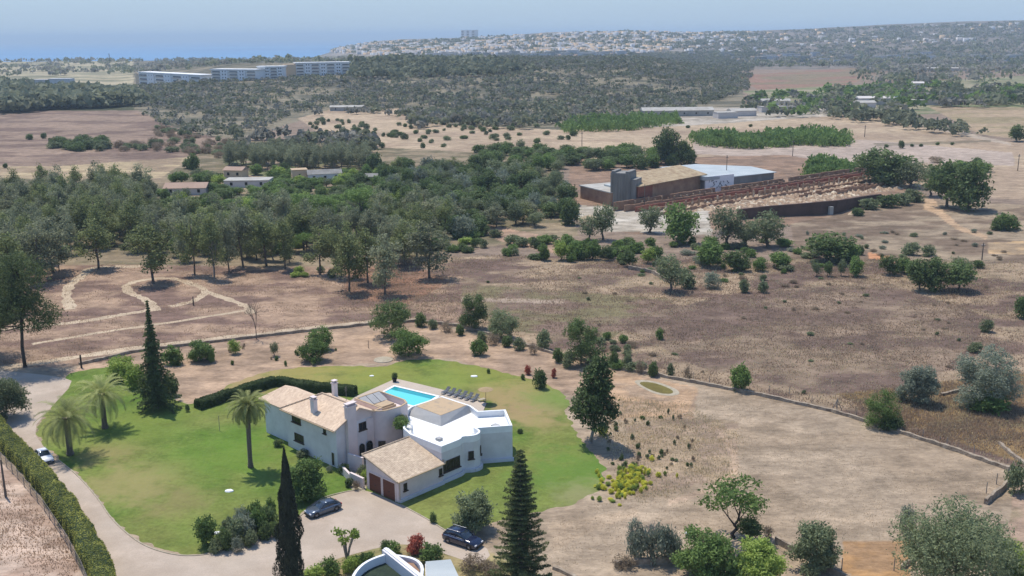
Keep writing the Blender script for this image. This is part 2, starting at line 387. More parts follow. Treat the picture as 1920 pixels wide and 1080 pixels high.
paint([(1070, 300), (1480, 290), (1700, 330), (1740, 370), (1500, 420), (1180, 440), (1070, 400)], (170, 138, 116), (150, 124, 106), 12)
paint([(1080, 385), (1330, 395), (1330, 440), (1130, 432), (1070, 405)], (214, 202, 188), (190, 176, 160), 10)
paint([(1480, 420), (1730, 372), (2200, 400), (2200, 520), (1480, 520)], (176, 154, 130), (142, 120, 102), 12)
paint([(1735, 372), (1752, 374), (1768, 398), (1800, 425), (1850, 442), (1846, 448), (1790, 430), (1756, 404), (1732, 392)], (216, 178, 142), mix=.8)
paint([(1590, 195), (1600, 190), (1760, 236), (1900, 268), (1900, 273), (1750, 242)], (196, 176, 158))
paint([(1640, 268), (1860, 262), (1860, 266), (1650, 274)], (120, 112, 92), mix=.6)
paint([(1850, 455), (2200, 440), (2200, 480), (1850, 475)], (222, 182, 134), (176, 150, 122), 8)
paint([(1620, 470), (1665, 478), (1670, 490), (1625, 482)], (226, 160, 116))
paint([(880, 415), (960, 430), (1100, 460), (1050, 478), (930, 450)], (200, 160, 134), (178, 148, 126), 10)
paint([(640, 480), (1100, 480), (2200, 500), (2200, 960), (1890, 880), (1560, 772), (1150, 690), (860, 612), (640, 600)], (182, 156, 130), (128, 104, 94), 10)
paint([(820, 530), (1250, 560), (1130, 640), (960, 620), (800, 560)], (146, 134, 100), (150, 124, 110), 10)
paint([(1150, 600), (1400, 545), (1660, 530), (1860, 600), (1720, 740), (1540, 740), (1300, 690)], (130, 107, 96), (160, 136, 116), 12)
paint([(1560, 740), (1920, 700), (2200, 760), (2200, 960), (1890, 870), (1700, 800)], (150, 122, 84), (132, 118, 88), 8)
paint([(780, 555), (1050, 562), (1050, 570), (780, 563)], (214, 190, 170), mix=.6)
paint([(-B_, 470), (620, 500), (860, 520), (860, 612), (640, 616), (150, 684), (-B_, 720)], (186, 154, 130), (142, 114, 102), 9)
paint([(640, 500), (780, 500), (840, 530), (760, 570), (640, 560)], (176, 132, 108), (150, 116, 98), 9)
paint([(-B_, 660), (130, 690), (150, 684), (640, 616), (860, 612), (1150, 690), (1560, 772), (1890, 880), (2200, 1000), (2200, 1500), (-B_, 1500)], (194, 170, 146), (182, 158, 134), 14)
paint([(120, 700), (150, 684), (640, 616), (790, 605), (1150, 692), (1300, 730), (1300, 800), (1060, 740), (840, 672), (560, 690), (360, 765), (280, 700)], (204, 170, 142), (184, 154, 130), 5)
paint([(1130, 695), (1300, 728), (1290, 770), (1240, 800), (1130, 780)], (210, 172, 138), (190, 160, 134), 4)
paint([(1170, 780), (1380, 790), (1370, 900), (1180, 930)], (190, 164, 136), (176, 150, 130), 4)
paint([(1335, 815), (1350, 812), (1378, 850), (1372, 895), (1330, 925), (1240, 950), (1240, 940), (1320, 915), (1358, 885), (1362, 852)], (212, 180, 154), mix=.7)
paint([(1020, 990), (1180, 955), (1190, 965), (1080, 1010), (1030, 1040)], (206, 178, 150), mix=.6)
paint([(1575, 1020), (1700, 1020), (1690, 1120), (1570, 1080)], (206, 158, 108), (190, 150, 112), 3)
paint([(-B_, 855), (10, 870), (120, 990), (200, 1180), (-B_, 1500)], (222, 192, 172), (196, 164, 144), 4)
paint([(1890, 900), (2200, 950), (2200, 1300), (1860, 1080)], (200, 168, 146), (170, 150, 122), 5)
paint([(560, 1090), (610, 1052), (740, 1016), (860, 1012), (930, 1050), (1010, 1090), (1010, 1300), (560, 1300)], (190, 170, 122), (160, 150, 100), 3)
idx = np.arange(NX * NY).reshape(NY, NX)
Fg = np.stack([idx[:-1, :-1], idx[:-1, 1:], idx[1:, 1:], idx[1:, :-1]], -1).reshape(-1, 4)
ZD = ZZ + (fbm(XX / 5, YY / 5, 21, 3) - .5) * .25 * sm((YY - 240) / 60)
gob = fast('ground', np.stack([XX, YY, ZD], -1).reshape(-1, 3), Fg, 'ground_mat', smooth=True)
ca = gob.data.color_attributes.new('zone', 'FLOAT_COLOR', 'POINT')
zc = np.ones((NX * NY, 4), np.float32); zc[:, :3] = zone.reshape(-1, 3); ca.data.foreach_set('color', zc.ravel())
tag(gob, kind='structure')

# the sea
m, n, l, p = newmat('sea_mat')
p.inputs['Base Color'].default_value = (.045, .16, .30, 1); p.inputs['Roughness'].default_value = .35; p.inputs['Specular IOR Level'].default_value = .35
tc = n.new('ShaderNodeNewGeometry'); no = n.new('ShaderNodeTexNoise'); no.inputs['Scale'].default_value = .0006; no.inputs['Detail'].default_value = 3
mp = n.new('ShaderNodeMapping'); mp.inputs['Scale'].default_value = (.3, 1, 1); l.new(tc.outputs['Position'], mp.inputs[0]); l.new(mp.outputs[0], no.inputs[0])
r = n.new('ShaderNodeValToRGB'); r.color_ramp.elements[0].position = .35; r.color_ramp.elements[1].position = .65
r.color_ramp.elements[0].color = (.03, .15, .33, 1); r.color_ramp.elements[1].color = (.05, .22, .42, 1); l.new(no.outputs[0], r.inputs[0]); l.new(r.outputs[0], p.inputs[0])
mb = MB(); mb.add([(-26000, 2600, -50), (26000, 2600, -50), (26000, 45000, -50), (-26000, 45000, -50)], [(0, 1, 2, 3)])
tag(mb.build('sea', 'sea_mat'), kind='structure')

def wpoly(pts): return [G(*q) for q in pts]
def dense(poly, step=.5, amp=0.0, seed=0):
    out = []; n = len(poly)
    for i in range(n):
        a = np.array(poly[i]); b = np.array(poly[(i + 1) % n]); k = max(1, int(np.linalg.norm(b - a) / step))
        d = (b - a) / (np.linalg.norm(b - a) + 1e-9); q = np.array([-d[1], d[0]])
        for j in range(k):
            p_ = a + (b - a) * j / k
            w = (fbm(p_[0] * .6, p_[1] * .6, seed, 3) - .5) * 2 * amp
            out.append(tuple(p_ + q * w))
    return out
def smoothpoly(poly, it=2):
    for _ in range(it):
        o = []
        for i in range(len(poly)):
            a = poly[i]; b = poly[(i + 1) % len(poly)]
            o += [(a[0] * .75 + b[0] * .25, a[1] * .75 + b[1] * .25), (a[0] * .25 + b[0] * .75, a[1] * .25 + b[1] * .75)]
        poly = o
    return poly
def sheet(name, poly, z, mat, smo=2, amp=0.0, step=.6):
    if smo: poly = smoothpoly(poly, smo)
    if amp: poly = dense(poly, step, amp, 31)
    import mathutils
    tri = mathutils.geometry.tessellate_polygon([[Vector((x, y, 0)) for x, y in poly]])
    me = bpy.data.meshes.new(name); me.from_pydata([(x, y, z) for x, y in poly], [], [tuple(t) for t in tri])
    if me.polygons and sum(f.normal.z for f in me.polygons) < 0: me.flip_normals()
    me.materials.append(MATS[mat]); o = link(bpy.data.objects.new(name, me)); return tag(o, kind='structure')
def ribbon(pts, w, n=10):
    """pixel polyline -> smooth ground ribbon polygon of width w metres"""
    P = [np.array(G(*q)) for q in pts]
    out = []
    for i in range(len(P) - 1):
        p0 = P[max(i - 1, 0)]; p1 = P[i]; p2 = P[i + 1]; p3 = P[min(i + 2, len(P) - 1)]
        for k in range(n):
            t = k / n
            out.append(.5 * ((2 * p1) + (-p0 + p2) * t + (2 * p0 - 5 * p1 + 4 * p2 - p3) * t * t + (-p0 + 3 * p1 - 3 * p2 + p3) * t**3))
    out.append(P[-1]); return out
def strip(name, pts, w, z, mat, amp=.25, seed=0):
    C = ribbon(pts, w); V = []; Fs = []
    for i, c in enumerate(C):
        d = C[min(i + 1, len(C) - 1)] - C[max(i - 1, 0)]; d = d / (np.linalg.norm(d) + 1e-9); q = np.array([-d[1], d[0]])
        wa = w / 2 * (1 + amp * (vnoise(i * .7, 0, seed) - .5) * 2); wb = w / 2 * (1 + amp * (vnoise(i * .7, 9, seed) - .5) * 2)
        V += [(*(c + q * wa), z), (*(c - q * wb), z)]
        if i: Fs.append((2 * i - 1, 2 * i + 1, 2 * i, 2 * i - 2))
    me = bpy.data.meshes.new(name); me.from_pydata(V, [], Fs)
    if sum(f.normal.z for f in me.polygons) < 0: me.flip_normals()
    me.materials.append(MATS[mat]); return tag(link(bpy.data.objects.new(name, me)), kind='structure')

def patches(mname, items, noise=.35):
    m = MATS[mname]; n = m.node_tree.nodes; l = m.node_tree.links; p = n['Principled BSDF']; base = p.inputs[0].links[0].from_socket
    ge = n.new('ShaderNodeNewGeometry'); no = n.new('ShaderNodeTexNoise'); no.inputs['Scale'].default_value = noise; no.inputs['Detail'].default_value = 6; no.inputs['Roughness'].default_value = .6; l.new(ge.outputs['Position'], no.inputs[0])
    for (x, y, r, c, amt) in items:
        c = A(*c); q = G(x, y); d = n.new('ShaderNodeVectorMath'); d.operation = 'DISTANCE'; d.inputs[1].default_value = (*q, 0); l.new(ge.outputs['Position'], d.inputs[0])
        a = n.new('ShaderNodeMath'); a.operation = 'MULTIPLY_ADD'; a.inputs[1].default_value = 3.0 * r; l.new(no.outputs[0], a.inputs[0]); l.new(d.outputs['Value'], a.inputs[2])
        mr = n.new('ShaderNodeMapRange'); mr.interpolation_type = 'SMOOTHSTEP'; mr.inputs[1].default_value = 1.7 * r; mr.inputs[2].default_value = 3.1 * r; mr.inputs[3].default_value = amt; mr.inputs[4].default_value = 0; l.new(a.outputs[0], mr.inputs[0])
        mx = n.new('ShaderNodeMix'); mx.data_type = 'RGBA'; mx.inputs[7].default_value = (*c, 1); l.new(mr.outputs[0], mx.inputs[0]); l.new(base, mx.inputs[6]); base = mx.outputs[2]
    l.new(base, p.inputs[0])
patches('lawn_mat', [(250, 905, 6, (178, 166, 104), .8), (200, 850, 4, (176, 158, 104), .7), (330, 940, 4, (168, 150, 100), .5), (985, 765, 6, (190, 158, 116), .85), (1000, 735, 6, (184, 164, 104), .8), (930, 740, 5, (186, 160, 108), .8), (1010, 790, 4, (186, 164, 108), .6),
                     (560, 700, 8, (186, 168, 96), .8), (470, 715, 5, (196, 166, 118), .8), (700, 700, 7, (166, 168, 72), .6), (900, 700, 7, (170, 168, 78), .6), (830, 715, 6, (150, 168, 70), .5), (1040, 745, 5, (120, 160, 66), .6), (1090, 880, 8, (112, 152, 56), .7), (440, 850, 8, (118, 158, 50), .6), (260, 800, 7, (132, 158, 60), .5), (1100, 930, 4, (178, 168, 120), .6)])
LAWN = [(112, 708), (160, 692), (240, 684), (290, 716), (345, 765), (395, 742), (450, 712), (530, 690), (640, 684), (720, 690), (765, 672), (850, 676),
        (950, 698), (1040, 726), (1068, 745), (1058, 775), (1080, 815), (1128, 870), (1138, 900), (1105, 938), (1010, 962), (950, 975), (880, 992), (835, 992),
        (745, 946), (650, 924), (600, 936), (560, 970), (470, 1014), (410, 1034), (355, 1041), (305, 1034), (258, 1014), (212, 974), (180, 930), (142, 888), (88, 842), (62, 806), (90, 770)]
sheet('lawn', wpoly(LAWN), .004, 'lawn_mat', amp=.8, step=.35)
DRIVE = [(-60, 690), (60, 700), (118, 708), (140, 716), (92, 768), (60, 806), (88, 846), (142, 889), (180, 931), (212, 975), (258, 1015), (305, 1035), (355, 1042), (412, 1035), (470, 1015), (522, 990), (562, 968),
         (602, 936), (650, 922), (684, 917), (748, 944), (800, 972), (838, 996), (880, 1010), (925, 1035), (900, 1062), (840, 1040), (760, 1016), (680, 1034), (612, 1054), (575, 1085), (560, 1200), (300, 1300), (230, 1120), (200, 1040), (150, 975), (100, 905), (60, 850), (10, 800), (-80, 770)]
sheet('driveway', wpoly(DRIVE), .010, 'drive_mat', smo=1)
KERB = [(92, 850), (142, 889), (180, 931), (212, 975), (258, 1015), (305, 1035), (355, 1042), (412, 1035), (470, 1015), (522, 990), (562, 968), (602, 936), (650, 922), (684, 918)]
def kerb(pts, seed):
    C = ribbon(pts, 1); mb = MB()
    for a, b in zip(C[:-1], C[1:]): mb.bar((*a, -.02), (*(b - (b - a) * .03), -.02), .16, .10)
    tag(mb.build('kerb', 'stone_pale'), kind='structure')
kerb(KERB, 1); kerb([(750, 946), (800, 973), (838, 997)], 2)
sheet('stone_path', wpoly([(646, 905), (672, 893), (690, 905), (684, 922), (660, 918)]), .015, 'stone_pale', 0)
for k_, (pts, w) in enumerate([
    ([(262, 500), (215, 500), (175, 503), (150, 520), (128, 540), (126, 560), (134, 580)], 1.9),
    ([(292, 583), (283, 570), (262, 557), (243, 549), (238, 536), (262, 526), (320, 522), (362, 533), (384, 546), (368, 562), (320, 575)], 1.5),
    ([(384, 546), (430, 562), (462, 575), (470, 588)], 1.3),
    ([(-60, 625), (60, 612), (150, 603), (230, 590), (300, 578)], 1.6),
    ([(60, 645), (200, 622), (330, 603), (460, 582)], 1.1),
    ([(-60, 700), (100, 676), (260, 652), (420, 634), (560, 618), (700, 603), (790, 600)], 2.0)]):
    strip('footpath', pts, w * 1.25, .006 + .002 * k_, 'path_mat', .45, k_)
pond_rim = sheet('dry_pond_rim', wpoly([(1185, 712), (1225, 713), (1272, 730), (1275, 742), (1235, 742), (1200, 726)]), .02, 'stone_pale')
sheet('pond', wpoly([(1196, 716), (1226, 717), (1262, 731), (1262, 739), (1236, 738), (1206, 725)]), .03, 'pond_mat')

# ------------------------------------------------------------------ foliage
def unit(v): return v / (np.linalg.norm(v, axis=-1, keepdims=True) + 1e-9)
def rdir(rng, n): return unit(rng.normal(size=(n, 3)))
def leafquads(C, out, size, rng, up=.3, asp=.55):
    n = len(C); N = unit(out * .6 + rng.normal(size=(n, 3)) * .8 + np.array([0, 0, up]))
    t = unit(np.cross(N, rdir(rng, n))); b = np.cross(N, t); s = (size * rng.uniform(.6, 1.4, n))[:, None]
    V = np.stack([C - t * s, C - b * s * asp, C + t * s, C + b * s * asp], 1).reshape(-1, 3)
    return V, np.arange(n * 4).reshape(n, 4)
def clumps(ells, ncl, per, crad, rng, shell=2.6, gaps=.25, flat=.75):
    """leaf centres in clumps through a volume made of ellipsoids; returns centres, outward directions, tint"""
    vol = np.array([e[3] * e[4] * e[5] for e in ells]) ** .75; pk = rng.choice(len(ells), ncl, p=vol / vol.sum())
    E = np.array(ells)[pk]; d = rdir(rng, ncl); rr = rng.uniform(0.02, 1, ncl) ** (1 / shell)
    c = E[:, :3] + d * E[:, 3:] * rr[:, None]
    keep = rng.uniform(size=ncl) > gaps * (1 + np.sin(c[:, 0] * 2.1 + c[:, 1] * 1.7 + c[:, 2] * 2.3))
    c = c[keep]; d = d[keep]; k = len(c); t = rng.beta(1.6, 1.8, k)
    L = np.repeat(c, per, 0) + rng.normal(size=(k * per, 3)) * crad * np.array([1, 1, flat])
    return L, np.repeat(d, per, 0), np.clip(np.repeat(t, per) + rng.normal(size=k * per) * .13, 0, 1)
def crownmesh(name, ells, ncl, per, crad, leaf, mat, seed, shell=2.6, gaps=.25, up=.3, asp=.55, flat=.75, linkit=True, parent=None):
    rng = np.random.default_rng(seed); L, d, t = clumps(ells, ncl, per, crad, rng, shell, gaps, flat)
    V, Fq = leafquads(L, d, leaf, rng, up, asp)
    V[:, 2] = np.maximum(V[:, 2], .02)
    return fast(name, V, Fq, mat, parent, np.repeat(t, 4), linkit=linkit)
def limbs(mb, base, top, r0, targets, rng, r1=None, bend=.3, n=7):
    """tapered bent trunk, then a limb towards each target"""
    base = Vector(base); top = Vector(top); K = 5; pts = []
    for i in range(K + 1):
        t = i / K; pts.append(base.lerp(top, t) + Vector((rng.normal() * bend * t * (1 - t) * 2, rng.normal() * bend * t * (1 - t) * 2, 0)))
    r1 = r1 or r0 * .45
    for i in range(K): mb.tube(pts[i], pts[i + 1], r0 + (r1 - r0) * i / K, r0 + (r1 - r0) * (i + 1) / K, n)
    mb.tube(base - Vector((0, 0, .3)), base + Vector((0, 0, .25)), r0 * 1.5, r0 * 1.02, n)
    for j, tg in enumerate(targets):
        s0 = pts[2 + j % (K - 1)] if len(targets) > 1 else pts[-1]; tg = Vector(tg); mid = s0.lerp(tg, .5) + Vector((rng.normal() * .15, rng.normal() * .15, -.1 * (tg - s0).length + .05))
        rr = r0 * .38
        mb.tube(s0, mid, rr, rr * .65, 5); mb.tube(mid, tg, rr * .65, rr * .25, 5)
PROTO = {}
def proto(kind, w, h, trunk, crown, root=None):
    PROTO.setdefault(kind, []).append((w, h, trunk, crown))

def mk_tree(kind, var, h, w, ells, ncl, per, crad, leaf, lmat, bmat, seed, fork=.45, r0=.16, **kw):
    rng = np.random.default_rng(seed)
    c = crownmesh('crown', ells, ncl, per, crad, leaf, lmat, seed, linkit=False, **kw)
    mb = MB(); limbs(mb, (0, 0, 0), (rng.normal() * .1 * w * .3, rng.normal() * .1 * w * .3, h * fork), r0, [e[:3] for e in ells[:7]], rng)
    t = mb.build('trunk', bmat, smooth=True); COL.objects.unlink(t)
    proto(kind, w, h, t, c)
R = np.random.default_rng(7)
def blob_ells(rng, n, rx, z0, z1, er, ez):
    out = []
    for i in range(n):
        a = i * 2.4 + rng.uniform(-.4, .4); q = rng.uniform(.35, 1) * rx; out.append((math.cos(a) * q, math.sin(a) * q, rng.uniform(z0, z1), er * rng.uniform(.75, 1.2), er * rng.uniform(.75, 1.2), ez * rng.uniform(.8, 1.2)))
    return out
for v in range(6):   # tall airy pine of the wood: separate limbs, ragged head
    e = blob_ells(R, 11, 2.5, 3.0, 9.2, 1.25, 1.1) + [(R.normal() * .8, R.normal() * .8, 10.4, 1.2, 1.2, 1.5), (R.normal() * .6, R.normal() * .6, 7.0, 1.9, 1.9, 2.6), (R.normal() * 1.2, R.normal() * 1.2, 9.2, 1.3, 1.3, 1.2)]
    mk_tree('pine_tree', v, 12, 7, e, 760, 7, .42, .21, 'leaf_pine' if v < 4 else 'leaf_euc', 'bark', 100 + v, fork=.8, r0=.2, gaps=.42)
for v in range(3):   # loose grey-green gum
    e = blob_ells(R, 8, 2.1, 3.6, 8.0, 1.5, 1.9) + [(.5, 0, 9.8, 1.5, 1.5, 1.6)]
    mk_tree('gum_tree', v, 11.5, 7.5, e, 620, 7, .40, .21, 'leaf_euc', 'bark_pale', 110 + v, fork=.7, r0=.2, gaps=.4)
for v in range(2):   # broad-headed stone pine with a fresh green top
    e = [(math.cos(a) * 2.1, math.sin(a) * 2.1, 5.3 + .3 * (i % 2), 1.7, 1.7, .9) for i, a in enumerate(np.arange(0, 6.2, .9))] + [(0, 0, 5.7, 2.6, 2.6, 1.2)]
    mk_tree('stone_pine', v, 7, 7.5, e, 520, 8, .28, .18, 'leaf_green', 'bark', 115 + v, fork=.6, r0=.2, gaps=.2)
for v in range(3):   # round dark broadleaf
    e = blob_ells(R, 8, 1.3, 1.7, 4.3, 1.5, 1.25) + [(0, 0, 3.2, 2.1, 2.1, 2.2)]
    mk_tree('round_tree', v, 5.5, 5, e, 420, 9, .24, .18, 'leaf_dark', 'bark', 120 + v, fork=.5, gaps=.15)
for v in range(3):   # olive
    e = blob_ells(R, 9, 1.6, 1.7, 4.0, 1.15, 1.05) + [(0, 0, 3.1, 1.7, 1.7, 1.6)]
    mk_tree('olive_tree', v, 5, 5, e, 380, 9, .26, .17, 'leaf_olive', 'bark', 140 + v, fork=.4, r0=.2, gaps=.3, asp=.4)
for v in range(3):   # fresh green small tree
    e = blob_ells(R, 7, 1.05, 1.0, 3.0, 1.1, .95) + [(0, 0, 2.1, 1.7, 1.7, 1.7)]
    mk_tree('green_tree', v, 4, 4, e, 360, 9, .2, .16, 'leaf_green', 'bark', 160 + v, fork=.4, r0=.12, gaps=.15)
for v in range(2):   # bright green
    e = blob_ells(R, 7, 1.0, 1.2, 3.0, 1.1, 1.0) + [(0, 0, 2.1, 1.6, 1.6, 1.7)]
    mk_tree('bright_tree', v, 4, 4, e, 240, 9, .22, .17, 'leaf_bright', 'bark', 180 + v, fork=.4, r0=.12, gaps=.15)
e = [(math.cos(i * 2.4) * (2.5 - i * .16), math.sin(i * 2.4) * (2.5 - i * .16), 3.3 + i * .62, 1.35 - i * .04, 1.35 - i * .04, 1.2) for i in range(12)] + [(0, 0, 5.0, 2.9, 2.9, 2.9), (0, 0, 8.6, 2.0, 2.0, 2.9), (.2, 0, 11.2, 1.0, 1.0, 1.6)]
mk_tree('evergreen_tree', 0, 12.5, 6.4, e, 1100, 9, .26, .19, 'leaf_dark', 'bark_pale', 131, fork=.7, r0=.24, gaps=.12)
e = [(math.cos(i * 2.4) * 2.0 * (.4 + .6 * (i % 3) / 2), math.sin(i * 2.4) * 2.0 * (.4 + .6 * (i % 3) / 2), 3.6 + (i % 4) * .55, 1.0, 1.0, .75) for i in range(13)]
mk_tree('open_tree', 0, 6.6, 6.6, e, 420, 8, .24, .14, 'leaf_green', 'bark_dark', 133, fork=.35, r0=.16, gaps=.35)
def bushproto(kind, w, h, lmat, seed, ncl=300, leaf=.13, gaps=.2, **kw):
    rng = np.random.default_rng(seed); rw = w / 2
    e = blob_ells(rng, 7, rw * .5, h * .3, h * .6, rw * .5, h * .36) + [(0, 0, h * .42, rw * .85, rw * .85, h * .5)]
    c = crownmesh('foliage', e, ncl, 9, .14 * w / 3, leaf, lmat, seed, linkit=False, gaps=gaps, **kw)
    proto(kind, w, h, None, c)
for v in range(3):
    bushproto('dark_bush', 3, 2.2, 'leaf_dark', 200 + v); bushproto('green_bush', 3, 2.2, 'leaf_green', 210 + v)
    bushproto('olive_bush', 3, 2.2, 'leaf_olive', 220 + v, gaps=.3); bushproto('grey_bush', 3, 2.2, 'leaf_grey', 230 + v, gaps=.3, asp=.35)
    bushproto('bright_bush', 3, 2.2, 'leaf_bright', 240 + v); bushproto('dry_bush', 3, 2.0, 'leaf_dry', 250 + v, gaps=.4, asp=.25)
bushproto('yellow_bush', 3, 2.0, 'leaf_yellow', 260); bushproto('red_bush', 3, 2.0, 'leaf_red', 261)

NAMES = dict(pine_tree='pine_tree', gum_tree='gum_tree', stone_pine='stone_pine', evergreen_tree='evergreen_tree', round_tree='broadleaf_tree', olive_tree='olive_tree', green_tree='broadleaf_tree', bright_tree='broadleaf_tree', dark_bush='bush', green_bush='bush',
             olive_bush='bush', grey_bush='bush', bright_bush='bush', dry_bush='dry_bush', yellow_bush='flowering_bush', red_bush='flowering_bush')
def inst(kind, b, w, h, label, cat=None, group=None, v=None, rz=None, name=None, rnd=random.Random(3)):
    ps = PROTO[kind]; v = rnd.randrange(len(ps)) if v is None else v % len(ps); pw, ph, t, c = ps[v]
    rz = rnd.uniform(0, 6.28) if rz is None else rz; sx, sz = w / pw, h / ph
    name = name or NAMES.get(kind, kind); cat = cat or ('tree' if t else 'bush')
    if t is None:
        o = c.copy(); o.name = name; COL.objects.link(o); o.location = b; o.rotation_euler = (0, 0, rz); o.scale = (sx * rnd.uniform(.85, 1.15), sx * rnd.uniform(.85, 1.15), sz)
        return tag(o, label, cat, group)
    r_ = bpy.data.objects.new(name, None); COL.objects.link(r_); r_.location = b; r_.rotation_euler = (rnd.gauss(0, .035), rnd.gauss(0, .035), rz); r_.scale = (sx * rnd.uniform(.82, 1.18), sx * rnd.uniform(.82, 1.18), sz)
    tag(r_, label, cat, group)
    for q in (t, c):
        o = q.copy(); COL.objects.link(o); o.parent = r_
    return r_
def put(kind, x, y, top, wpx, label, cat=None, group=None, v=None, name=None):
    b = GT(x, y); h = vh(b, top); w = wpx * dist(b) / F
    # the crown's near rim shows below its base line: keep the seen height
    return inst(kind, b, w, max(h, .3), label, cat, group, v, name=name)

# ------------------------------------------------------------------ the villa
B0 = np.array(G(748, 943)); HROT = math.radians(46.53)
E1 = np.array([math.cos(HROT), math.sin(HROT)]); E2 = np.array([-E1[1], E1[0]])
def hw(u, v): q = B0 + E1 * u + E2 * v; return (q[0], q[1])
villa = empty('villa', (B0[0], B0[1], 0), HROT, 'white two-storey villa with tan tiled roofs, flat white roof terrace and brown garage doors', 'house')
def slab_roof(name, quads, mat, th=.16):
    """roof planes given as lists of (u,v,z), thickened downwards"""
    mb = MB()
    for q in quads:
        n = len(q); mb.add([p_ for p_ in q] + [(x, y, z - th) for x, y, z in q], [tuple(range(n)), tuple(range(n, 2 * n))[::-1]] + [(i, n + i, n + (i + 1) % n, (i + 1) % n) for i in range(n)])
    return mb.build(name, mat, villa)
def wallpart(poly, z0, z1, mat='plaster', name='wall'):
    return MB().prism(poly, z0, z1).build(name, mat, villa)
def window(u, v, z, w, h, face, parent=villa, frame='frame_white', bars=2, name='window', deep=.08, sill=True, pane='glass_dark'):
    """face: '-u','-v' or a rotation; local x runs along the wall, y outwards"""
    ang = {'-u': math.pi, '-v': -math.pi / 2, '+u': 0, '+v': math.pi / 2}.get(face, face)
    t = .07; mb = MB(); x = w / 2
    o_, i_ = deep, -.02
    def bx(mb, a0, b0, a1, b1, y0, y1):   # a along wall, b height, y outward
        mb.box(min(y0, y1), a0, b0, max(y0, y1), a1, b1)
    bx(mb, -x, z, -x + t, z + h, i_, o_); bx(mb, x - t, z, x, z + h, i_, o_)
    bx(mb, -x + t, z, x - t, z + t, i_, o_); bx(mb, -x + t, z + h - t, x - t, z + h, i_, o_)
    for k in range(1, bars):
        a = -x + w * k / bars; bx(mb, a - .03, z + t, a + .03, z + h - t, i_, o_ - .03)
    if sill: bx(mb, -x - .12, z - .1, x + .12, z - .002, i_, o_ + .14)
    f = mb.build(name, frame, parent); f.location = (u, v, 0); f.rotation_euler = (0, 0, ang)
    g = MB(); bx(g, -x + t, z + t, x - t, z + h - t, i_, .022); gg = g.build('pane', pane, f)
    return f
# two-storey block
wallpart([(1.2, 13.9), (8.6, 13.9), (8.6, 25.3), (1.2, 25.3)], -.2, 5.75)
wallpart([(2.0, 25.3), (7.4, 25.3), (7.4, 32.0), (2.0, 32.0)], -.2, 5.3)
# gable ends on the courtyard side
MB().prism([(0, 0), (0, 0), (0, 0)], 0, 0)
g_ = MB(); g_.add([(1.2, 13.9, 5.75), (8.6, 13.9, 5.75), (4.9, 13.9, 7.55), (1.2, 14.2, 5.75), (8.6, 14.2, 5.75), (4.9, 14.2, 7.55)], [(0, 1, 2), (5, 4, 3), (0, 2, 5, 3), (1, 4, 5, 2), (0, 3, 4, 1)])
g_.build('gable_wall', 'plaster_pink', villa)
slab_roof('main_roof', [[(.6, 13.4, 5.62), (4.9, 13.4, 7.75), (4.9, 21.6, 7.75), (.6, 25.9, 5.62)], [(9.2, 13.4, 5.62), (9.2, 25.9, 5.62), (4.9, 21.6, 7.75), (4.9, 13.4, 7.75)],
                        [(.6, 25.9, 5.62), (4.9, 21.6, 7.75), (9.2, 25.9, 5.62)]], 'tile_main')
slab_roof('wing_roof', [[(1.4, 24.4, 5.22), (4.7, 22.5, 6.95), (4.7, 30.4, 6.95), (1.4, 32.7, 5.22)], [(8.0, 24.4, 5.22), (8.0, 32.7, 5.22), (4.7, 30.4, 6.95), (4.7, 22.5, 6.95)],
                        [(1.4, 32.7, 5.22), (4.7, 30.4, 6.95), (8.0, 32.7, 5.22)]], 'tile_main')
mb = MB()
for v_ in np.arange(14.0, 21.5, .42): mb.tube((4.9, v_, 7.80), (4.9, v_ + .40, 7.77), .13, .11, 6)
for k in range(13): t = k / 13; mb.tube((4.9 - 4.3 * t, 21.6 + 4.3 * t, 7.82 - 2.13 * t), (4.9 - 4.3 * (t + .07), 21.6 + 4.3 * (t + .07), 7.82 - 2.13 * (t + .07)), .13, .11, 6)
mb.build('ridge_tiles', 'tile_main', villa)
# chimneys
def chimney(u0, v0, u1, v1, z0, z1, cap=.12, mat='plaster', nm='chimney'):
    o = MB().box(u0, v0, z0, u1, v1, z1).build(nm, mat, villa)
    c = MB(); c.box(u0 - cap, v0 - cap, z1 + .002, u1 + cap, v1 + cap, z1 + .14)
    for a in (u0 + .05, u1 - .13): c.box(a, v0 + .05, z1 + .142, a + .08, v1 - .05, z1 + .40)
    c.box(u0 - cap * .6, v0 - cap * .6, z1 + .402, u1 + cap * .6, v1 + cap * .6, z1 + .50); c.build('chimney_cap', 'plaster_pink', o)
    return o
chimney(2.7, 13.25, 4.2, 13.88, -.2, 8.3, mat='plaster_pink')
chimney(1.75, 19.4, 2.35, 20.2, 5.6, 8.0, .08)
chimney(7.3, 22.2, 7.9, 22.8, 5.8, 8.3, .1)
window(1.2, 22.9, 4.1, 2.0, 1.15, '-u', frame='frame_brown', bars=3); window(1.2, 22.5, 1.4, 2.1, 1.15, '-u', frame='frame_brown', bars=3)
window(1.2, 16.4, 4.3, .6, .95, '-u', frame='frame_brown', bars=1)
window(5.6, 13.9, 4.2, 1.2, 1.1, '-v', frame='frame_brown')
window(1.2, 14.8, .1, .7, 2.0, '-u', frame='frame_white', bars=1, name='side_door', sill=False)
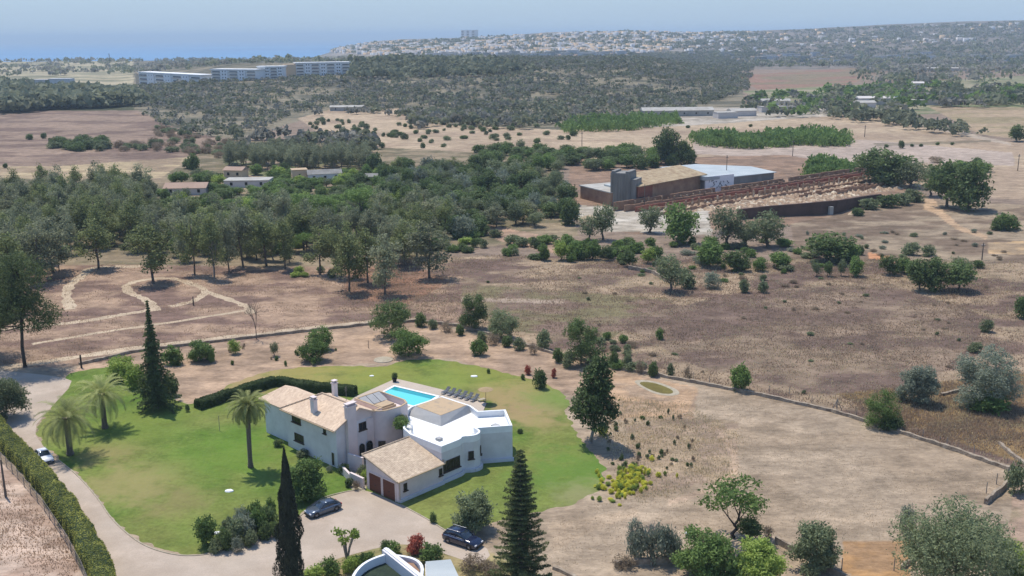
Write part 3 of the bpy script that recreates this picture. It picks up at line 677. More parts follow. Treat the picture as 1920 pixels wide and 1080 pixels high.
# round stair tower with its roof terrace
def arc(cx, cy, r, a0, a1, n=14): return [(cx + r * math.cos(math.radians(a0 + (a1 - a0) * i / n)), cy + r * math.sin(math.radians(a0 + (a1 - a0) * i / n))) for i in range(n + 1)]
TW = [(6.3, 13.86)] + arc(8.9, 13.9, 1.7, 180, 270, 10)[0:0] + [(7.4, 13.7)] + arc(9.0, 14.0, 1.6, 190, 262, 9) + [(11.0, 12.1), (12.6, 12.6), (13.2, 13.8), (13.2, 19.5), (8.7, 19.5), (8.7, 13.9)]
def ring(poly, th, z0, z1, name, mat, parent=villa, cap=None):
    """parapet: an outline wall of thickness th"""
    n = len(poly); P = [Vector(p_) for p_ in poly]
    ar = sum(P[i].x * P[(i + 1) % n].y - P[(i + 1) % n].x * P[i].y for i in range(n)); sg = 1 if ar > 0 else -1
    I = []
    for i in range(n):
        a, b, c = P[i - 1], P[i], P[(i + 1) % n]; d1 = (b - a).normalized(); d2 = (c - b).normalized()
        m_ = Vector((-(d1.y + d2.y), d1.x + d2.x)); m_.normalize(); k = max(.5, abs(m_.dot(Vector((-d1.y, d1.x))))); I.append(b + m_ * sg * th / k)
    vs = [(*p_, z0) for p_ in P] + [(*p_, z1) for p_ in P] + [(*p_, z0) for p_ in I] + [(*p_, z1) for p_ in I]
    fs = []
    for i in range(n):
        j = (i + 1) % n; fs += [(i, j, n + j, n + i), (2 * n + j, 2 * n + i, 3 * n + i, 3 * n + j), (n + i, n + j, 3 * n + j, 3 * n + i)]
    mb = MB(); mb.add(vs, fs if sg > 0 else [f[::-1] for f in fs]); return mb.build(name, mat, parent)
wallpart(TW, -.2, 5.6, 'plaster_pink', 'tower_wall')
TW2 = [(7.3, 13.88)] + TW[1:]
ring(TW2, .22, 5.601, 6.45, 'tower_parapet', 'plaster_pink')
ring([(x, y) for x, y in TW2], .27, 6.452, 6.53, 'coping', 'terrace_tan')
mb = MB(); mb.box(9.6, 14.6, 5.603, 12.2, 16.6, 5.9); mb.box(9.8, 14.8, 5.902, 12.0, 16.4, 6.1)
mb.build('terrace_bench', 'terrace_tan', villa)
for k in range(3):
    mb = MB(); mb.add([(8.9 + 1.25 * k, 16.9, 5.95), (10.05 + 1.25 * k, 16.9, 5.95), (10.05 + 1.25 * k, 18.7, 6.7), (8.9 + 1.25 * k, 18.7, 6.7), (8.9 + 1.25 * k, 16.95, 5.87), (10.05 + 1.25 * k, 16.95, 5.87), (10.05 + 1.25 * k, 18.75, 6.62), (8.9 + 1.25 * k, 18.75, 6.62)],
                      [(0, 1, 2, 3), (7, 6, 5, 4), (0, 4, 5, 1), (1, 5, 6, 2), (2, 6, 7, 3), (3, 7, 4, 0)])
    mb.box(9.0 + 1.25 * k, 18.5, 5.6, 9.1 + 1.25 * k, 18.6, 6.5); mb.build('solar_panel', 'roof_grey', villa)
# courtyard doors: three dark arched openings
for k, (u_, w_) in enumerate([(5.3, .8), (6.5, 1.0)]):
    mb = MB(); n_ = 10
    pts = [(-w_ / 2, 0), (w_ / 2, 0), (w_ / 2, 1.9)] + [(w_ / 2 * math.cos(math.pi * i / n_), 1.9 + w_ / 2 * math.sin(math.pi * i / n_)) for i in range(1, n_)] + [(-w_ / 2, 1.9)]
    mb.add([(u_ + x, 13.855 if k == 0 else 13.6, z) for x, z in pts] + [(u_ + x, 13.7, z) for x, z in pts], [tuple(range(len(pts))), tuple(range(len(pts), 2 * len(pts)))[::-1]] + [(i, (i + 1) % len(pts), len(pts) + (i + 1) % len(pts), len(pts) + i) for i in range(len(pts))])
    d_ = mb.build('arched_door', 'glass_dark', villa)
window(7.9, 12.72, .3, 1.0, 1.9, -2.3, frame='frame_brown', name='arched_window', sill=False)
# garage
gw = MB(); gw.add([(0, 0, -.2), (7.5, 0, -.2), (7.5, 6.2, -.2), (0, 6.2, -.2), (0, 0, 2.95), (7.5, 0, 2.95), (7.5, 6.2, 4.45), (0, 6.2, 4.45)],
                  [(0, 3, 2, 1), (4, 5, 6, 7), (0, 1, 5, 4), (1, 2, 6, 5), (2, 3, 7, 6), (3, 0, 4, 7)]); gw.build('garage_wall', 'plaster_pink', villa)
slab_roof('garage_roof', [[(-.45, -.35, 2.97), (7.7, -.35, 2.97), (7.7, 6.5, 4.68), (-.45, 6.5, 4.68)]], 'tile_garage', .14)
mb = MB()
for u_ in np.arange(-.45, 7.4, .42): mb.tube((u_, 6.5, 4.72), (u_ + .4, 6.5, 4.70), .13, .11, 6)
for v_ in np.arange(-.35, 6.3, .42): mb.tube((7.68, v_, 3.03 + .25 * (v_ + .35)), (7.68, v_ + .4, 3.03 + .25 * (v_ + .75)), .12, .1, 6); mb.tube((-.42, v_, 3.0 + .25 * (v_ + .35)), (-.42, v_ + .4, 3.0 + .25 * (v_ + .75)), .1, .09, 6)
mb.build('ridge_tiles', 'tile_garage', villa)
for v_ in (1.75, 4.45):
    mb = MB(); 
    for k in range(6): mb.box(-.05, v_ - 1.15, .02 + .40 * k, .0, v_ + 1.15, .40 + .40 * k - .02)
    mb.box(-.03, v_ - 1.15, 0, .01, v_ + 1.15, 2.4)
    d_ = mb.build('garage_door', 'wood_door', villa)
    MB().box(-.10, v_ - .15, .95, -.052, v_ + .15, 1.0).build('handle', 'trim_black', d_)
    mb = MB(); mb.box(-.09, v_ - 1.30, 0, .01, v_ - 1.152, 2.55); mb.box(-.09, v_ + 1.152, 0, .01, v_ + 1.30, 2.55); mb.box(-.09, v_ - 1.15, 2.402, .01, v_ + 1.15, 2.55); mb.build('door_frame', 'plaster_pink', d_)
window(1.1, 0, 1.3, .55, .95, '-v', frame='frame_brown', bars=1)
window(7.05, 0, 1.3, .55, .95, '-v', frame='frame_brown', bars=1)
# single-storey block with flat white roof
FB = [(7.52, .25), (10.6, .25)] + [(11.1, .35), (11.5, .62), (11.9, .55), (12.3, .2), (12.9, -.15), (13.5, -.25), (14.1, -.1), (14.6, .3), (14.9, .85), (15.0, 1.4)] + [(18.9, -1.5), (22.6, 3.3), (19.6, 5.7), (20.4, 8.0), (20.3, 13.9), (14.4, 14.1), (12.5, 13.3), (11.2, 12.1), (8.3, 8.6), (7.52, 6.3)]
wallpart(FB, -.2, 4.15)
o = MB().prism([((x - 13) * .985 + 13, (y - 5) * .985 + 5) for x, y in FB], 4.152, 4.20).build('flat_roof', 'roof_white', villa)
ring(FB, .24, 4.151, 5.0, 'parapet', 'plaster_white')
ring(FB, .28, 5.002, 5.06, 'coping', 'plaster_white')
PL = [(x + (-.18 if x < 10 else 0), y - .22) for x, y in FB[:13]]
mb = MB()
for a, b in zip(PL[:-1], PL[1:]):
    mb.bar((a[0], a[1], -.1), (b[0], b[1], -.1), .3, .55)
mb.bar((.1, -.12, -.1), (7.5, -.12, -.1), .25, .5); mb.build('plinth', 'plaster', villa)
window(9.2, .25, 1.35, 3.0, 1.5, '-v', frame='frame_brown', bars=5)
window(12.55, .02, 1.8, .75, 1.1, -math.pi / 2 - .45, frame='frame_brown', bars=1)
window(14.32, 0.02, 1.9, .5, 1.2, -math.pi / 2 + .75, frame='frame_brown', bars=1)
# raised clerestory with tan top
c0 = [(13.6, 6.9), (20.1, 7.6), (20.0, 13.6), (13.3, 13.6)]; c1 = [(14.5, 7.9), (19.8, 8.1), (19.6, 13.4), (14.6, 13.3)]
mb = MB(); mb.add([(*p_, 4.202) for p_ in c0] + [(*p_, 5.25) for p_ in c1], [(0, 1, 5, 4), (1, 2, 6, 5), (2, 3, 7, 6), (3, 0, 4, 7), (4, 5, 6, 7)]); mb.build('lantern_roof', 'roof_grey', villa)
MB().prism([((x - 15.7) * .97 + 15.7, (y - 8.9) * .97 + 8.9) for x, y in c1], 5.253, 5.3).build('terrace', 'terrace_tan', villa)
# roof garden, balustrade, vent
mb = MB(); 
for k in range(9): mb.box(8.9 + .28 * k, 7.6 + .35 * k - .03, 4.2, 8.96 + .28 * k, 7.6 + .35 * k + .03, 5.15)
mb.bar((8.8, 7.5, 5.15), (11.4, 10.7, 5.15), .08, .07); mb.build('balustrade', 'frame_white', villa)
MB().tube((14.0, 1.0, 4.2), (14.0, 1.0, 4.75), .16, .16, 10).add([], []).build('roof_vent', 'plaster_white', villa)
MB().box(17.6, .4, 4.2, 18.5, 1.3, 4.75).build('air_conditioner', 'roof_grey', villa)
MB().box(9.8, 3.2, 4.2, 10.5, 3.9, 4.55).build('skylight', 'roof_grey', villa)
mb = MB(); mb.tube((6.2, 18.0, 7.2), (6.2, 18.0, 9.3), .03, .025, 5)
for z in (8.7, 8.95, 9.2): mb.tube((5.8, 17.8, z), (6.6, 18.2, z), .015, .015, 4)
mb.build('aerial', 'wood_grey', villa)
mb = MB(); mb.bar((.5, 13.5, 5.42), (.5, 25.9, 5.42), .12, .12); mb.build('gutter', 'terrace_tan', villa)
mb = MB(); mb.bar((-.4, -.42, 2.84), (7.6, -.42, 2.84), .12, .1); mb.tube((.15, -.09, 0), (.15, -.09, 2.84), .04, .04, 6); mb.build('garage_gutter', 'terrace_tan', villa)
rp = PROTO['green_bush'][1][3].copy(); rp.name = 'roof_plant'
def vplant(u, v, z, w, h, kind, label, k=0, nm='potted_plant'):
    x, y = hw(u, v); return inst(kind, (x, y, z), w, h, label, 'plant', v=k, name=nm)
vplant(9.3, 10.2, 4.2, 2.6, 1.9, 'green_bush', 'dark green plant growing on the white flat roof beside the round tower')
vplant(10.6, 11.6, 4.2, 2.0, 1.5, 'olive_bush', 'paler green plant on the white flat roof, right of the dark one')
# courtyard walls
mb = MB()
mb.bar((-.3, 6.5, -.1), (-.3, 9.2, -.1), .3, 1.5); mb.bar((-.3, 9.2, -.1), (.9, 12.9, -.1), .3, 1.2); mb.bar((2.6, 10.2, -.1), (2.2, 12.8, -.1), .3, 2.3)
mb.build('courtyard_wall', 'plaster_pink', villa)
MB().prism([(0.1, 6.7), (8.0, 7.2), (8.0, 13.5), (1.2, 13.6)], .003, .06).build('courtyard_floor', 'stone_pale', villa)
for k, (u, v, w, h, kd, lb) in enumerate([(.7, 12.0, 1.6, 1.5, 'dark_bush', 'dark shrub against the corner of the villa beside the courtyard wall'), (1.6, 9.0, 1.9, 1.7, 'olive_bush', 'pale green shrub inside the small courtyard by the garage'),
                                      (.9, 7.6, 1.5, 1.9, 'bright_bush', 'bright climbing shrub against the left side of the garage'), (-1.3, 8.3, 1.2, 1.2, 'dark_bush', 'small dark shrub in the paved bed outside the garage'),
                                      (-1.2, 6.9, 1.0, 1.5, 'dry_bush', 'straw coloured bush in the paved bed left of the garage doors'), (3.4, 12.4, 1.6, 1.0, 'dry_bush', 'reddish brown bush under the tall chimney'),
                                      (-.2, 13.8, 1.0, .9, 'grey_bush', 'pale grey bush at the right foot of the two storey wall'), (0.2, 26.3, 1.6, 1.1, 'dark_bush', 'low dark shrub at the inner corner of the villa, beside the tall palm'),
                                      (.4, 20.8, 2.2, 1.0, 'olive_bush', 'low pale shrub under the ground floor window of the villa')]):
    x, y = hw(u, v); inst(kd, (x, y, .05), w, h, lb, v=k)

# ------------------------------------------------------------------ pool, deck and garden furniture
DECK = [(742, 711), (668, 744), (640, 765), (760, 830), (905, 775), (912, 757), (835, 733), (790, 722)]
o = MB().prism(wpoly(DECK), -.05, .12).build('pool_deck', 'deck_mat'); tag(o, kind='structure')
m, n, l, p = newmat('pool_water')
p.inputs['Base Color'].default_value = (.12, .60, .60, 1); p.inputs['Roughness'].default_value = .08
no = n.new('ShaderNodeTexNoise'); no.inputs['Scale'].default_value = 2.2; b_ = n.new('ShaderNodeBump'); b_.inputs['Strength'].default_value = .12
ge = n.new('ShaderNodeNewGeometry'); l.new(ge.outputs['Position'], no.inputs[0]); l.new(no.outputs[0], b_.inputs['Height']); l.new(b_.outputs[0], p.inputs['Normal'])
surf('pool_wall', (.10, .40, .42), (.08, .34, .37), 2, .5); surf('pool_floor', (.28, .74, .72), (.22, .66, .66), .8, .4)
PW = [G(711, 741), G(740, 726.5), G(818, 745), G(797, 776), G(760, 790)]
PW = [PW[0], PW[1], PW[2], (PW[0][0] + PW[2][0] - PW[1][0] * 1.0 + .0, PW[0][1] + PW[2][1] - PW[1][1])]
cx_ = sum(p_[0] for p_ in PW) / 4; cy_ = sum(p_[1] for p_ in PW) / 4
PW[3] = (PW[3][0] - .3, PW[3][1] - 1.2); PW[0] = (PW[0][0] - .1, PW[0][1] - .6)
pool = empty('swimming_pool', (0, 0, 0), 0, 'turquoise rectangular swimming pool set in the pale deck behind the villa', 'pool')
ring(PW, -.45, .10, .19, 'coping', 'plaster_white', pool)
mb = MB(); n_ = 4
ring(PW, .01, .125, .19, 'pool_lining', 'pool_wall', pool)
# water sheet, with far-wall shade painted as a darker teal strip above it
MB().prism(PW, .11, .128).build('water', 'pool_water', pool)
sh = [PW[0], PW[1], PW[2]]
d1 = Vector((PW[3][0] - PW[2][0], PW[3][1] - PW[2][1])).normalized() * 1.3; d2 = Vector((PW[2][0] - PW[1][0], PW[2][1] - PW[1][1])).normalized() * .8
surf('pool_shade', (.02, .26, .28), (.03, .32, .33), 2, .1)
MB().prism([PW[1], PW[2], (PW[2][0] + d1.x, PW[2][1] + d1.y), (PW[1][0] + d1.x, PW[1][1] + d1.y)], .1285, .133).build('far_edge_shade', 'pool_shade', pool)
def lounger(b, rz, label):
    r_ = empty('sun_lounger', b, rz, label, 'sun lounger', 'grey sun loungers in a row by the pool')
    f = MB(); f.box(-.95, -.33, .25, .95, -.27, .31); f.box(-.95, .27, .25, .95, .33, .31); f.box(-.95, -.27, .25, -.89, .27, .31); f.box(.89, -.27, .25, .95, .27, .31); f.build('frame', 'frame_white', r_)
    for x in (-.85, .79):
        for y in (-.31, .25): MB().box(x, y, 0, x + .06, y + .06, .249).build('leg', 'frame_white', r_)
    MB().box(-.9, -.3, .315, .3, .3, .40).build('mattress', 'cushion_grey', r_, bevel=.03)
    mb = MB(); mb.add([(.305, -.3, .32), (.305, .3, .32), (.95, .3, .75), (.95, -.3, .75), (.29, -.3, .41), (.29, .3, .41), (.9, .3, .84), (.9, -.3, .84)], [(0, 1, 2, 3), (7, 6, 5, 4), (0, 4, 5, 1), (1, 5, 6, 2), (2, 6, 7, 3), (3, 7, 4, 0)])
    mb.build('backrest', 'cushion_grey', r_)
a_ = np.array(G(836, 738)); e_ = np.array(G(890, 752)); dd = (e_ - a_)
ordn = ['first', 'second', 'third', 'fourth', 'fifth', 'sixth']
for k in range(6):
    q = a_ + dd * k / 5
    lounger((q[0], q[1], .12), HROT + .15, f'grey sun lounger beside the pool deck, {ordn[k]} of the row from the pool')
# folded-flat parasol at the end of the row
px_, py_ = G(911, 757)
r_ = empty('parasol', (px_, py_, 0), 0, 'tan garden parasol on a thin dark pole past the row of loungers', 'parasol')
MB().tube((0, 0, 0), (0, 0, 2.5), .035, .03, 8).build('pole', 'wood_pole', r_)
mb = MB(); mb.add([(0, 0, 2.62)] + [(1.25 * math.cos(i * math.pi / 4), 1.25 * math.sin(i * math.pi / 4), 2.35) for i in range(8)], [(0, i + 1, (i + 1) % 8 + 1) for i in range(8)]); 
cn = mb.build('canopy', 'cloth_tan', r_); so_ = cn.modifiers.new('s', 'SOLIDIFY'); so_.thickness = .02
MB().tube((0, 0, 0), (0, 0, .1), .3, .28, 12).build('base', 'pot_dark', r_)
r_ = empty('lounge_table', (*G(903, 753), .0), .6, 'low pale table on the lawn at the end of the lounger row', 'table')
MB().box(-.6, -.35, .38, .6, .35, .44).build('tabletop', 'stone_pale', r_)
for x in (-.5, .44):
    for y in (-.3, .24): MB().box(x, y, 0, x + .06, y + .06, .379).build('leg', 'frame_white', r_)
# pot at the pool corner
r_ = empty('planter', (*G(740, 717), .12), 0, 'black round pot with a small bush at the far corner of the pool', 'planter')
mb = MB(); mb.tube((0, 0, 0), (0, 0, .6), .28, .42, 14); mb.tube((0, 0, .6), (0, 0, .68), .45, .45, 14); mb.build('pot', 'pot_dark', r_, smooth=False)
o = PROTO['dark_bush'][0][3].copy(); o.name = 'foliage'; COL.objects.link(o); o.parent = r_; o.location = (0, 0, .6); o.scale = (.4, .4, .5)
for k, (x, y, lb) in enumerate([(697, 707, 'white sphere lamp at the far edge of the lawn'),]): pass
# clipped dark hedges behind the villa
def hedge(name, pts, w, h, lmat, label, leaf=.11, dens=85, seed=0, top=None, core='leaf_hedge_dark', flip=False):
    """solid clipped hedge: a bumpy core covered by small leaves"""
    rng = np.random.default_rng(seed); C = [np.array(q) for q in pts]; V = []; L = []; N = []; T = []
    prof = [(-1, 0), (-1, .55), (-.92, .9), (-.6, 1), (0, 1.03), (.6, 1), (.92, .9), (1, .55), (1, 0)]
    rings = []
    for i in range(len(C) - 1):
        a, b = C[i], C[i + 1]; ln = np.linalg.norm(b - a); k = max(1, int(ln / .5))
        for j in range(k + (1 if i == len(C) - 2 else 0)): rings.append(a + (b - a) * j / k)
    Fq = []; m_ = len(prof)
    for i, c in enumerate(rings):
        d = rings[min(i + 1, len(rings) - 1)] - rings[max(i - 1, 0)]; d = d / np.linalg.norm(d); q = np.array([-d[1], d[0]])
        for x, z in prof:
            wv = 1 + (fbm(i * .35 + x, x * 3, seed, 3) - .5) * .7; V.append((c[0] + q[0] * x * w / 2 * wv * .93, c[1] + q[1] * x * w / 2 * wv * .93, z * h * (.86 + .24 * vnoise(i * .3, x, seed)) * .97))
    for i in range(len(rings) - 1):
        for j in range(m_ - 1): Fq.append((i * m_ + j, (i + 1) * m_ + j, (i + 1) * m_ + j + 1, i * m_ + j + 1))
    V = np.array(V); Fq = np.array(Fq); A4 = V[Fq]
    ar = np.linalg.norm(np.cross(A4[:, 2] - A4[:, 0], A4[:, 3] - A4[:, 1]), axis=1) / 2
    nn = rng.poisson(ar * dens); idx_ = np.repeat(np.arange(len(Fq)), nn); u, v = rng.uniform(size=(2, len(idx_), 1)); Q = A4[idx_]
    P_ = (Q[:, 0] * (1 - u) + Q[:, 1] * u) * (1 - v) + (Q[:, 3] * (1 - u) + Q[:, 2] * u) * v
    nv = unit(np.cross(Q[:, 2] - Q[:, 0], Q[:, 3] - Q[:, 1])); cen = np.array([P_[:, 0], P_[:, 1]]).T
    up_ = nv * np.sign(nv[:, 2:3] + 1e-3) if True else nv
    P_ = P_ + nv * rng.normal(size=(len(P_), 1)) * .06 + np.array([0, 0, .03])
    LV, LF = leafquads(P_, nv, leaf, rng, .3)
    tn = np.clip(fbm(P_[:, 0] * .8, P_[:, 1] * .8, seed + 3, 3) * 1.3 - .15 + rng.normal(size=len(P_)) * .15, 0, 1)
    r_ = fast(name, np.vstack([V, LV]), np.vstack([Fq, LF + len(V)]), [core, lmat], None, np.concatenate([np.full(len(V), .3), np.repeat(tn, 4)]), np.concatenate([np.zeros(len(Fq)), np.ones(len(LF))]))
    # end caps
    return tag(r_, label, 'hedge')
hedge('clipped_hedge', [G(370, 767), G(430, 748), G(470, 735), G(514, 722)], 1.9, 1.5, 'leaf_hedge_dark', 'dark clipped hedge left of the villa, nearest the tall palm', seed=4)
hedge('clipped_hedge', [G(520, 722), G(580, 733), G(668, 741)], 1.6, 1.6, 'leaf_hedge_dark', 'dark clipped hedge running behind the tiled roof towards the pool', seed=5)
hx = [(-70, 735), (0, 822), (60, 885), (110, 945), (150, 1005), (180, 1060), (200, 1110), (215, 1180)]
hedge('roadside_hedge', [np.array(G(*q)) for q in hx], 2.6, 2.2, 'leaf_hedge', 'long yellow-green clipped hedge running along the left edge of the driveway', leaf=.10, dens=75, seed=8)
# wire fence outside the hedge
r_ = empty('wire_fence', (0, 0, 0), 0, 'grey mesh fence with metal posts on the field side of the long roadside hedge', 'fence')
fx = [np.array(G(x - 26, y + 14)) for x, y in hx]
rl = MB()
for a, b in zip(fx[:-1], fx[1:]):
    k = max(1, int(np.linalg.norm(b - a) / 2.5))
    for j in range(k):
        q = a + (b - a) * j / k; MB().box(-.035, -.035, 0, .035, .035, 1.5).build('post', 'wood_grey', r_).location = (q[0], q[1], 0)
    for z in (.15, .6, 1.05, 1.42): rl.bar((*a, z), (*b, z), .025, .03)
    ln = np.linalg.norm(b - a)
    for j in range(int(ln / .35)):
        q = a + (b - a) * (j + .5) / int(ln / .35); rl.bar((q[0], q[1], .18), (q[0] + .012, q[1], .18), .02, 1.24)
rl.build('mesh_panel', 'wood_grey', r_)

# ------------------------------------------------------------------ low boundary wall with its posts
def stone_wall(pts, h, w, label, seed, step=.9, z=-.1):
    rng = np.random.default_rng(seed); P = [np.array(G(*q)) for q in pts]; C = []
    for a, b in zip(P[:-1], P[1:]):
        k = max(1, int(np.linalg.norm(b - a) / step)); C += [a + (b - a) * j / k for j in range(k)]
    C.append(P[-1]); V = []; Fs = []
    for i, c in enumerate(C):
        d = C[min(i + 1, len(C) - 1)] - C[max(i - 1, 0)]; d = d / np.linalg.norm(d); q = np.array([-d[1], d[0]]); hh = h * rng.uniform(.82, 1.15); c = c + rng.normal(size=2) * .06; ww = w * rng.uniform(.8, 1.2) / 2
        V += [(*(c - q * ww), z), (*(c - q * ww * .8), hh), (*(c + q * ww * .8), hh * rng.uniform(.95, 1.05)), (*(c + q * ww), z)]
        if i:
            k = 4 * i; Fs += [(k - 4, k, k + 1, k - 3), (k - 3, k + 1, k + 2, k - 2), (k - 2, k + 2, k + 3, k - 1)]
    Fs += [(3, 2, 1, 0), tuple(range(len(V) - 4, len(V)))]
    o = MB().add(V, Fs).build('stone_wall', 'wall_stone'); return tag(o, label, 'wall')
WALL = [(150, 684), (250, 661), (330, 650), (420, 640), (520, 628), (640, 615), (700, 608), (780, 603), (860, 612), (960, 640), (1050, 668), (1150, 690), (1280, 714), (1420, 741), (1560, 772), (1650, 800), (1760, 835), (1892, 882)]
stone_wall(WALL, .5, .55, 'long low stone wall curving round the far side of the garden and dry plot', 3)
stone_wall([(1905, 898), (1848, 946)], .8, .4, 'short pale wall dropping from the corner of the dry plot on the right', 4)
stone_wall([(1455, 1018), (1490, 1036), (1530, 1060), (1590, 1092)], .8, .4, 'pale retaining wall below the dry plot, beside the grey-green olive', 5)
stone_wall([(1150, 1062), (1220, 1058), (1300, 1048), (1345, 1036)], .7, .5, 'rubble wall behind the bare grey bushes at the bottom', 6)
stone_wall([(1690, 1068), (1740, 1030)], .5, .4, 'low pale wall beside the orange bare patch under the big olive', 7)
stone_wall([(1040, 1066), (1075, 1084), (1120, 1110)], .4, .5, 'low stone edging right of the tall tiered conifer', 8)
stone_wall([(1178, 505), (1222, 512), (1262, 535)], .9, .5, 'ruined dark stone wall left of the big grey bush in the field', 9)
stone_wall([(1765, 742), (1800, 733), (1830, 738)], .4, .5, 'short pale stone kerb between the two round grey bushes', 10)
stone_wall([(1872, 832), (1895, 852), (1930, 876)], .4, .5, 'pale broken wall in the scrub at the right edge', 11)
def post(x, y, h, label, r=.06, name='fence_post', mat='wood_grey', group=None):
    b = G(x, y); o = MB().tube((0, 0, -.2), (0, 0, h), r, r * .85, 6).build(name, mat); o.location = (*b, 0); return tag(o, label, 'post', group)
pw = [(1480, 745), (1522, 762), (1568, 770), (1606, 785), (1730, 826), (1775, 842), (1826, 858), (1442, 743), (1380, 732), (1330, 724), (1300, 717), (1250, 707), (1210, 700), (1180, 694)]
for k, (x, y) in enumerate(pw): post(x, y - 6, 1.25, 'thin wooden fence post standing behind the long low stone wall', group='posts behind the boundary wall', r=.05)
for (x, y) in [(1849, 925), (1868, 908), (1704, 1045), (1578, 1070), (1676, 1070)]: post(x, y, 1.5, 'grey wooden post along the lower edge of the dry plot', group='posts at the plot edge')
post(363, 573, 2.0, 'dark post standing inside the loop of the footpaths', .14, 'marker_post', 'bark_dark')
post(153, 690, 2.4, 'dark gate post at the head of the driveway by the stone wall', .17, 'gate_post', 'bark_dark')
post(111, 508, 2.6, 'dark post beside the footpath at the edge of the pine wood', .14, 'marker_post', 'bark_dark')
post(412, 808, 2.4, 'thin pole on the lawn left of the tall palm', .04, 'garden_pole', 'wood_grey')
post(691, 653, 1.5, 'short stake in the bare ground behind the lawn', .06, 'stake', 'wood_pole')
post(911, 770, .01, 'x', .01) if False else None
def pole(x, y, top, label, arm=1.6, name='utility_pole', cat='pole', group=None):
    b = GT(x, y); h = vh(b, top); r_ = empty(name, b, random.Random(x).uniform(-.3, .3), label, cat, group); s = max(1, dist(b) / 420)
    MB().tube((0, 0, -.3), (0, 0, h), .16 * s, .11 * s, 8).build('mast', 'wood_pole', r_)
    if arm:
        MB().box(-arm, -.07, h - .9, arm, .07, h - .72).build('crossarm', 'wood_pole', r_)
        for q in (-arm + .15, 0, arm - .15): MB().tube((q, 0, h - .72), (q, 0, h - .45), .06, .05, 6).build('insulator', 'lamp_glass', r_)
pole(1361, 349, 291, 'tall utility pole in front of the white factory roof', .5)
pole(1486, 293, 263, 'utility pole on the tan field right of the cane thicket', .6)
pole(1621, 257, 235, 'utility pole in the middle of the far tan field', .5)
pole(1346, 254, 236, 'T-shaped utility pole behind the cane thicket', 2.2)
pole(1841, 487, 455, 'utility pole on the slope at the right near the orange track', .5)
pole(1908, 320, 289, 'utility pole at the right edge of the far field', .5)
pole(1208, 392, 345, 'thin pole in front of the red wall of the brick shed', 0)
pole(1293, 303, 275, 'pale lamp pole behind the brick shed roof', 0)
pole(1091, 283, 247, 'utility pole among the trees before the far field', .6)
pole(1256, 178, 150, 'tall far pole on the wooded hill', .6)
pole(11, 932, 862, 'leaning dark pole in the pink field outside the hedge', 0)
pole(206, 118, 100, 'far pole on the coastal skyline', 0)
mb = MB(); bq = G(1569, 769)
for a_x, b_x in (((-.8, 0), (0, 1.7)), ((.8, 0), (0, 1.7)), ((0, 0), (0, 1.9))): mb.tube((a_x[0], 0, a_x[1] - .1), (b_x[0], 0, b_x[1]), .06, .05, 6)
o = mb.build('braced_post', 'wood_grey'); o.location = (*bq, 0); tag(o, 'braced fence post shaped like an A behind the stone wall', 'post')

